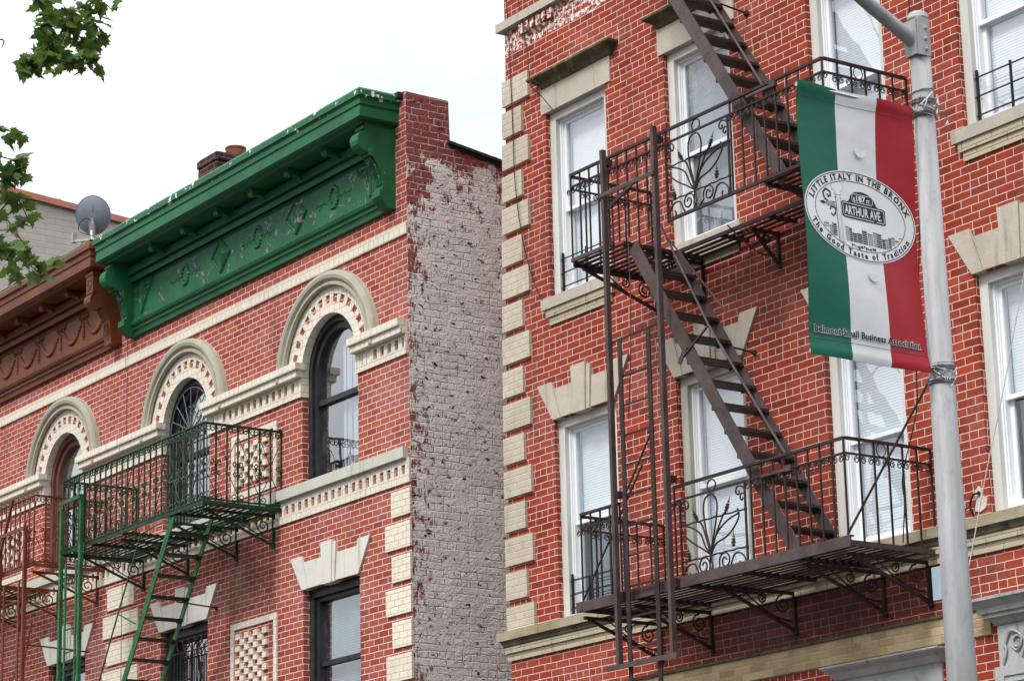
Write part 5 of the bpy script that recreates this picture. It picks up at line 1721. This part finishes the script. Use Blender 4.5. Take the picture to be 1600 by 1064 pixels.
# skyline strip clipped by the inner ellipse
def inside(y, z, k_=.96): return ((y - EC[0]) / .327) ** 2 + ((z - EC[1]) / .188) ** 2 < k_ ** 2
rr = random.Random(5)
yy = -6.80
while yy < -6.19:
    wd = rr.uniform(.022, .04); lo = 5.572; hi = 5.628 + rr.uniform(-.012, .022)
    dark = rr.random() < .38
    if abs(yy + .5 * wd + 6.646) > .02 + wd * .5 or True:
        for zz_ in range(7):
            za = lo + (hi - lo) * zz_ / 7; zb_ = lo + (hi - lo) * (zz_ + 1) / 7
            if not (inside(yy, za, 1) and inside(yy + wd, za, 1)): continue
            if abs(yy + wd / 2 + 6.646) < .016 + wd / 2: continue
            if dark: INK.rect(yy, yy + wd * .9, za, za + (zb_ - za) * .62)
            else:
                GREY.line([(yy, za), (yy + wd * .92, za)], .0018)
                for q in range(3):
                    INK.rect(yy + wd * (.1 + .3 * q), yy + wd * (.24 + .3 * q), za + .002, za + (zb_ - za) * .7)
        if inside(yy, hi) and abs(yy + wd / 2 + 6.646) > .016 + wd / 2: INK.line([(yy, hi), (yy + wd * .94, hi)], .003)
    yy += wd
for i in range(46):
    y = -6.79 + i * .0128
    if abs(y + 6.646) < .02: continue
    z = 5.556 - .004 * math.sin(i)
    if inside(y, z - .012): INK.rect(y, y + rr.uniform(.004, .011), z - rr.uniform(.008, .022), z)
for (ya, yb) in ((-6.802, -6.765), (-6.215, -6.185)):
    if True:
        for i in range(6):
            y = ya + (yb - ya) * i / 6
            z = 5.63
            while z > 5.5 and inside(y, z): INK.rect(y, y + (yb - ya) / 6, z - .012, z); z -= .012
# association line, white halo under black letters
text_line(WH, 'Belmont Small Business Association', -6.868, 5.0535, .050, .738, .0036, tilt=.0)
WH.build('emblem_white', .0044, 'print_white', BN)
GREY.build('emblem_grey', .0048, 'ink_grey', BN)
ink1 = INK.build('emblem_print', .0032, 'ink', BN)
# black letters must sit above their halo
ink2 = Art(); text_line(ink2, 'Belmont Small Business Association', -6.866, 5.0540, .050, .734, .0010)
ink2.build('banner_lettering', .0066, 'ink', BN)

# ------------------------------------------------------------ small things on the walls
m = MB(); m.box(6.20, 6.42, -.13, -.004, 5.14, 5.385); m.box(6.185, 6.43, -.145, -.13, 5.125, 5.40)
tag(m.build('utility_box', 'box_blue'), 'pale blue metal box on the brick wall behind the lamp post', 'utility box')
m = MB()
m.prism([(6.60, 5.82), (6.66, 5.80), (6.73, 5.83), (6.75, 5.90), (6.70, 5.93), (6.68, 6.0), (6.655, 6.02), (6.61, 5.97), (6.62, 5.90)], -.010, .0)
tag(m.build('cement_patch', 'cement'), 'white cement patch low on the red wall right of the lamp post', 'cement patch')
m = MB(); m.tube(smooth_path([V(6.665, -.02, 5.955), V(6.63, -.04, 5.95), V(6.59, -.04, 5.90), V(6.57, -.03, 5.84), V(6.60, -.03, 5.79)]), .009, 5)
m.ball((6.668, -.02, 5.957), .018, 6)
m.tube(smooth_path([V(6.50, -.03, 5.84), V(6.56, -.04, 5.85), V(6.595, -.04, 5.83), V(6.60, -.03, 5.77)]), .007, 5)
tag(m.build('cable', 'cable_black'), 'short black cable stub poking out of the white cement patch', 'cable')
m = MB(); m.tube(smooth_path([V(10.25, -3, 6.68), V(10.19, -3, 6.49), V(9.94, -3, 5.80), V(9.70, -3, 5.2), V(9.50, -3, 4.66), V(9.43, -3.02, 4.50), V(9.40, -3, 4.2)]), .004, 5)
tag(m.build('cable', 'cable_white'), 'thin white cable hanging in front of the right hand windows', 'cable')
m = MB(); m.tube(smooth_path([V(.10, -.05, 13.2), V(.12, -.05, 12.61), V(.15, -.05, 12.16), V(.18, -.05, 11.13), V(.22, -.06, 10.40), V(.36, -.05, 9.66), V(.60, -.02, 9.10), V(.80, .04, 9.12)]), .0055, 5)
tag(m.build('cable', 'cable_black'), 'black wire running down the tan quoins of the tall building', 'cable')
m = MB(); m.tube(smooth_path([V(.28, -.05, 13.2), V(.34, -.05, 12.54), V(.52, -.08, 11.90), V(.70, -.17, 11.42), V(.78, -.10, 11.28), V(.93, -.03, 11.06)]), .0055, 5)
tag(m.build('cable', 'cable_black'), 'black wire crossing the mossy hood of the upper left window', 'cable')
m = MB(); m.tube(smooth_path([V(6.46, -.25, 10.6), V(6.48, -.25, 9.67), V(6.44, -.25, 8.5), V(6.28, -.25, 7.16), V(6.24, -.25, 6.72), V(6.08, -.3, 6.20), V(6.10, -.32, 5.95), V(6.03, -.3, 5.62)]), .0055, 5)
tag(m.build('cable', 'cable_black'), 'black wire hanging past the right end of the brown balconies', 'cable')
m = MB(); m.box(-8.9565, -8.9395, -.001, .05, 0, 10.86)
tag(m.build('joint_gap', 'cable_black'), 'dark open joint between the green and brown corniced buildings', 'wall joint')

# ------------------------------------------------------------ plane tree reaching in from the left
TR = thing('plane_tree', 'plane tree whose leafy branches hang in at the top left', 'tree', (2.6, -8.3, 0))
m = MB()
trunk = smooth_path([V(2.6, -8.3, 0), V(2.65, -8.3, 2.5), V(2.8, -8.35, 5.0), V(3.1, -8.5, 7.5), V(3.5, -8.6, 10)])
m.tube(trunk, .26, 12, taper=.45)
limbs = [[V(3.0, -8.45, 6.2), V(4.2, -8.7, 7.4), V(5.3, -8.8, 8.4), V(6.1, -8.7, 9.1), V(6.54, -8.546, 8.90)],
         [V(2.85, -8.4, 5.0), V(4.0, -8.8, 6.3), V(5.0, -8.9, 7.2), V(5.75, -8.75, 7.45)],
         [V(3.2, -8.5, 8.0), V(2.4, -9.2, 9.6), V(1.4, -10, 11)], [V(3.3, -8.5, 9), V(4.4, -9.0, 10.6), V(5.2, -9.3, 11.8)]]
for l in limbs: m.tube(smooth_path(l), .075, 7, taper=.25)
TW = {"A1": [[6.54, -8.546, 8.81], [6.639, -8.481, 8.51], [6.724, -8.478, 8.298], [6.806, -8.489, 8.109], [6.905, -8.485, 7.941]], "A2": [[6.526, -8.389, 8.43], [6.507, -8.239, 8.515], [6.489, -8.088, 8.6], [6.515, -7.905, 8.69]], "A3": [[6.495, -8.346, 8.241], [6.662, -8.282, 8.152], [6.822, -8.239, 8.085], [6.964, -8.223, 8.019]], "A4": [[6.536, -8.434, 8.557], [6.596, -8.19, 8.682], [6.620, -7.95, 8.57]], "A5": [[6.495, -8.346, 8.241], [6.518, -8.471, 8.116], [6.581, -8.568, 8.053]], "A6": [[6.63, -8.249, 8.447], [6.612, -8.049, 8.426], [6.527, -7.934, 8.384]], "B1": [[6.123, -8.656, 7.77], [6.293, -8.59, 7.684], [6.462, -8.525, 7.599]], "B2": [[6.074, -8.628, 7.561], [6.037, -8.472, 7.576], [6.021, -8.275, 7.569]], "C1": [[5.99, -8.63, 7.31], [6.167, -8.517, 7.143], [6.308, -8.437, 6.938], [6.429, -8.405, 6.777]], "C2": [[6.06, -8.471, 7.181], [6.035, -8.345, 7.3], [5.944, -8.206, 7.187]], "C3": [[6.011, -8.443, 6.971], [6.172, -8.372, 6.849], [6.333, -8.294, 6.707], [6.487, -8.306, 6.741]], "C4": [[6.045, -8.611, 7.435], [6.01, -8.431, 7.407], [6.002, -8.289, 7.54]], "C5": [[5.971, -8.52, 7.015], [6.128, -8.446, 6.872], [6.226, -8.449, 6.712]], "A7": [[6.63, -8.249, 8.447], [6.62, -8.23, 8.36], [6.63, -8.15, 8.30], [6.62, -8.05, 8.31]], "A8": [[6.806, -8.489, 8.109], [6.70, -8.38, 8.20], [6.66, -8.27, 8.30]], "D": [[6.31, -8.638, 8.304], [6.23, -8.552, 8.339], [6.107, -8.51, 8.337]]}
for k_, pts in TW.items():
    m.tube(smooth_path([V(*p) for p in pts]), .0065, 5, taper=.5)
for a, b in ((V(5.75, -8.75, 7.45), V(6.123, -8.656, 7.77)), (V(5.75, -8.75, 7.45), V(5.99, -8.63, 7.31)), (V(5.6, -8.78, 7.42), V(6.074, -8.628, 7.561)), (V(5.75, -8.75, 7.45), V(6.011, -8.443, 6.971)), (V(5.7, -8.75, 7.4), V(6.31, -8.638, 8.304))):
    m.tube([a, (a + b) / 2 + V(0, 0, .03), b], .012, 5, taper=.5)
m.build('trunk', 'bark', TR)
rr = random.Random(11)
LEAF = [(0, 0), (.10, -.05), (.30, -.10), (.24, .02), (.46, .10), (.36, .20), (.50, .42), (.30, .38), (.26, .52), (.16, .50), (.13, .70), (.05, .80), (0, 1.0)]
LEAF = LEAF + [(-x, y) for x, y in reversed(LEAF[1:-1])]
cr_ = MB()
def leaf(p, size, drop=.6):
    d = V(rr.uniform(-1, 1), rr.uniform(-1, 1), rr.uniform(-1.2, .25)).normalized()
    nn = V(rr.uniform(-.9, .9), rr.uniform(-.9, .9), rr.uniform(.3, 1)).normalized()
    s = d.cross(nn).normalized(); nn = s.cross(d)
    vs = []; 
    cup = rr.uniform(-.25, .35)
    for x, y in LEAF:
        vs.append(p + s * (x * size * 1.05) + d * (y * size) + nn * (cup * (x * x * 1.6 - .3 * y * y) * size))
    ci = len(vs); vs.append(p + d * (.40 * size) + nn * (-.03 * size))
    n = len(LEAF)
    cr_.add(vs, [(ci, i, (i + 1) % n) for i in range(n)])
    cr_.tube([p - d * size * .28, p], size * .012, 3)
for k_, pts in TW.items():
    sp = smooth_path([V(*p) for p in pts], 6)
    dens = {'A': 1.3, 'B': 1.2, 'C': 1.25, 'D': .12}[k_[0]]
    for p in sp:
        q = dens * (1.9 if k_ in ('A1', 'A3', 'A5') else 1.25)
        for _ in range(int(q) + (rr.random() < q % 1)):
            j = .05
            leaf(p + V(rr.uniform(-j, j), rr.uniform(-j, j), rr.uniform(-j * 1.3, j)), rr.uniform(.08, .13))
for l in limbs + [[V(1.4, -10, 11), V(3.5, -9.2, 12), V(5.2, -9.3, 11.8)]]:
    for p in smooth_path(l, 8)[3:]:
        if p.x > 3.6 and p.z < 9.8: continue
        for _ in range(26):
            q = p + V(rr.gauss(0, .55), rr.gauss(0, .55), rr.gauss(.35, .5))
            if q.x > 3.4 and q.z < 9.9: continue
            leaf(q, rr.uniform(.08, .14))
cr_.build('crown', 'leaf', TR)

for _o in (RBD, GB, BB, TB): _o['group'] = 'brick buildings standing in the row'
for _o in list(COL.objects):
    if _o.get('category') == 'cable': _o['group'] = 'loose wires and cables on the tall building'
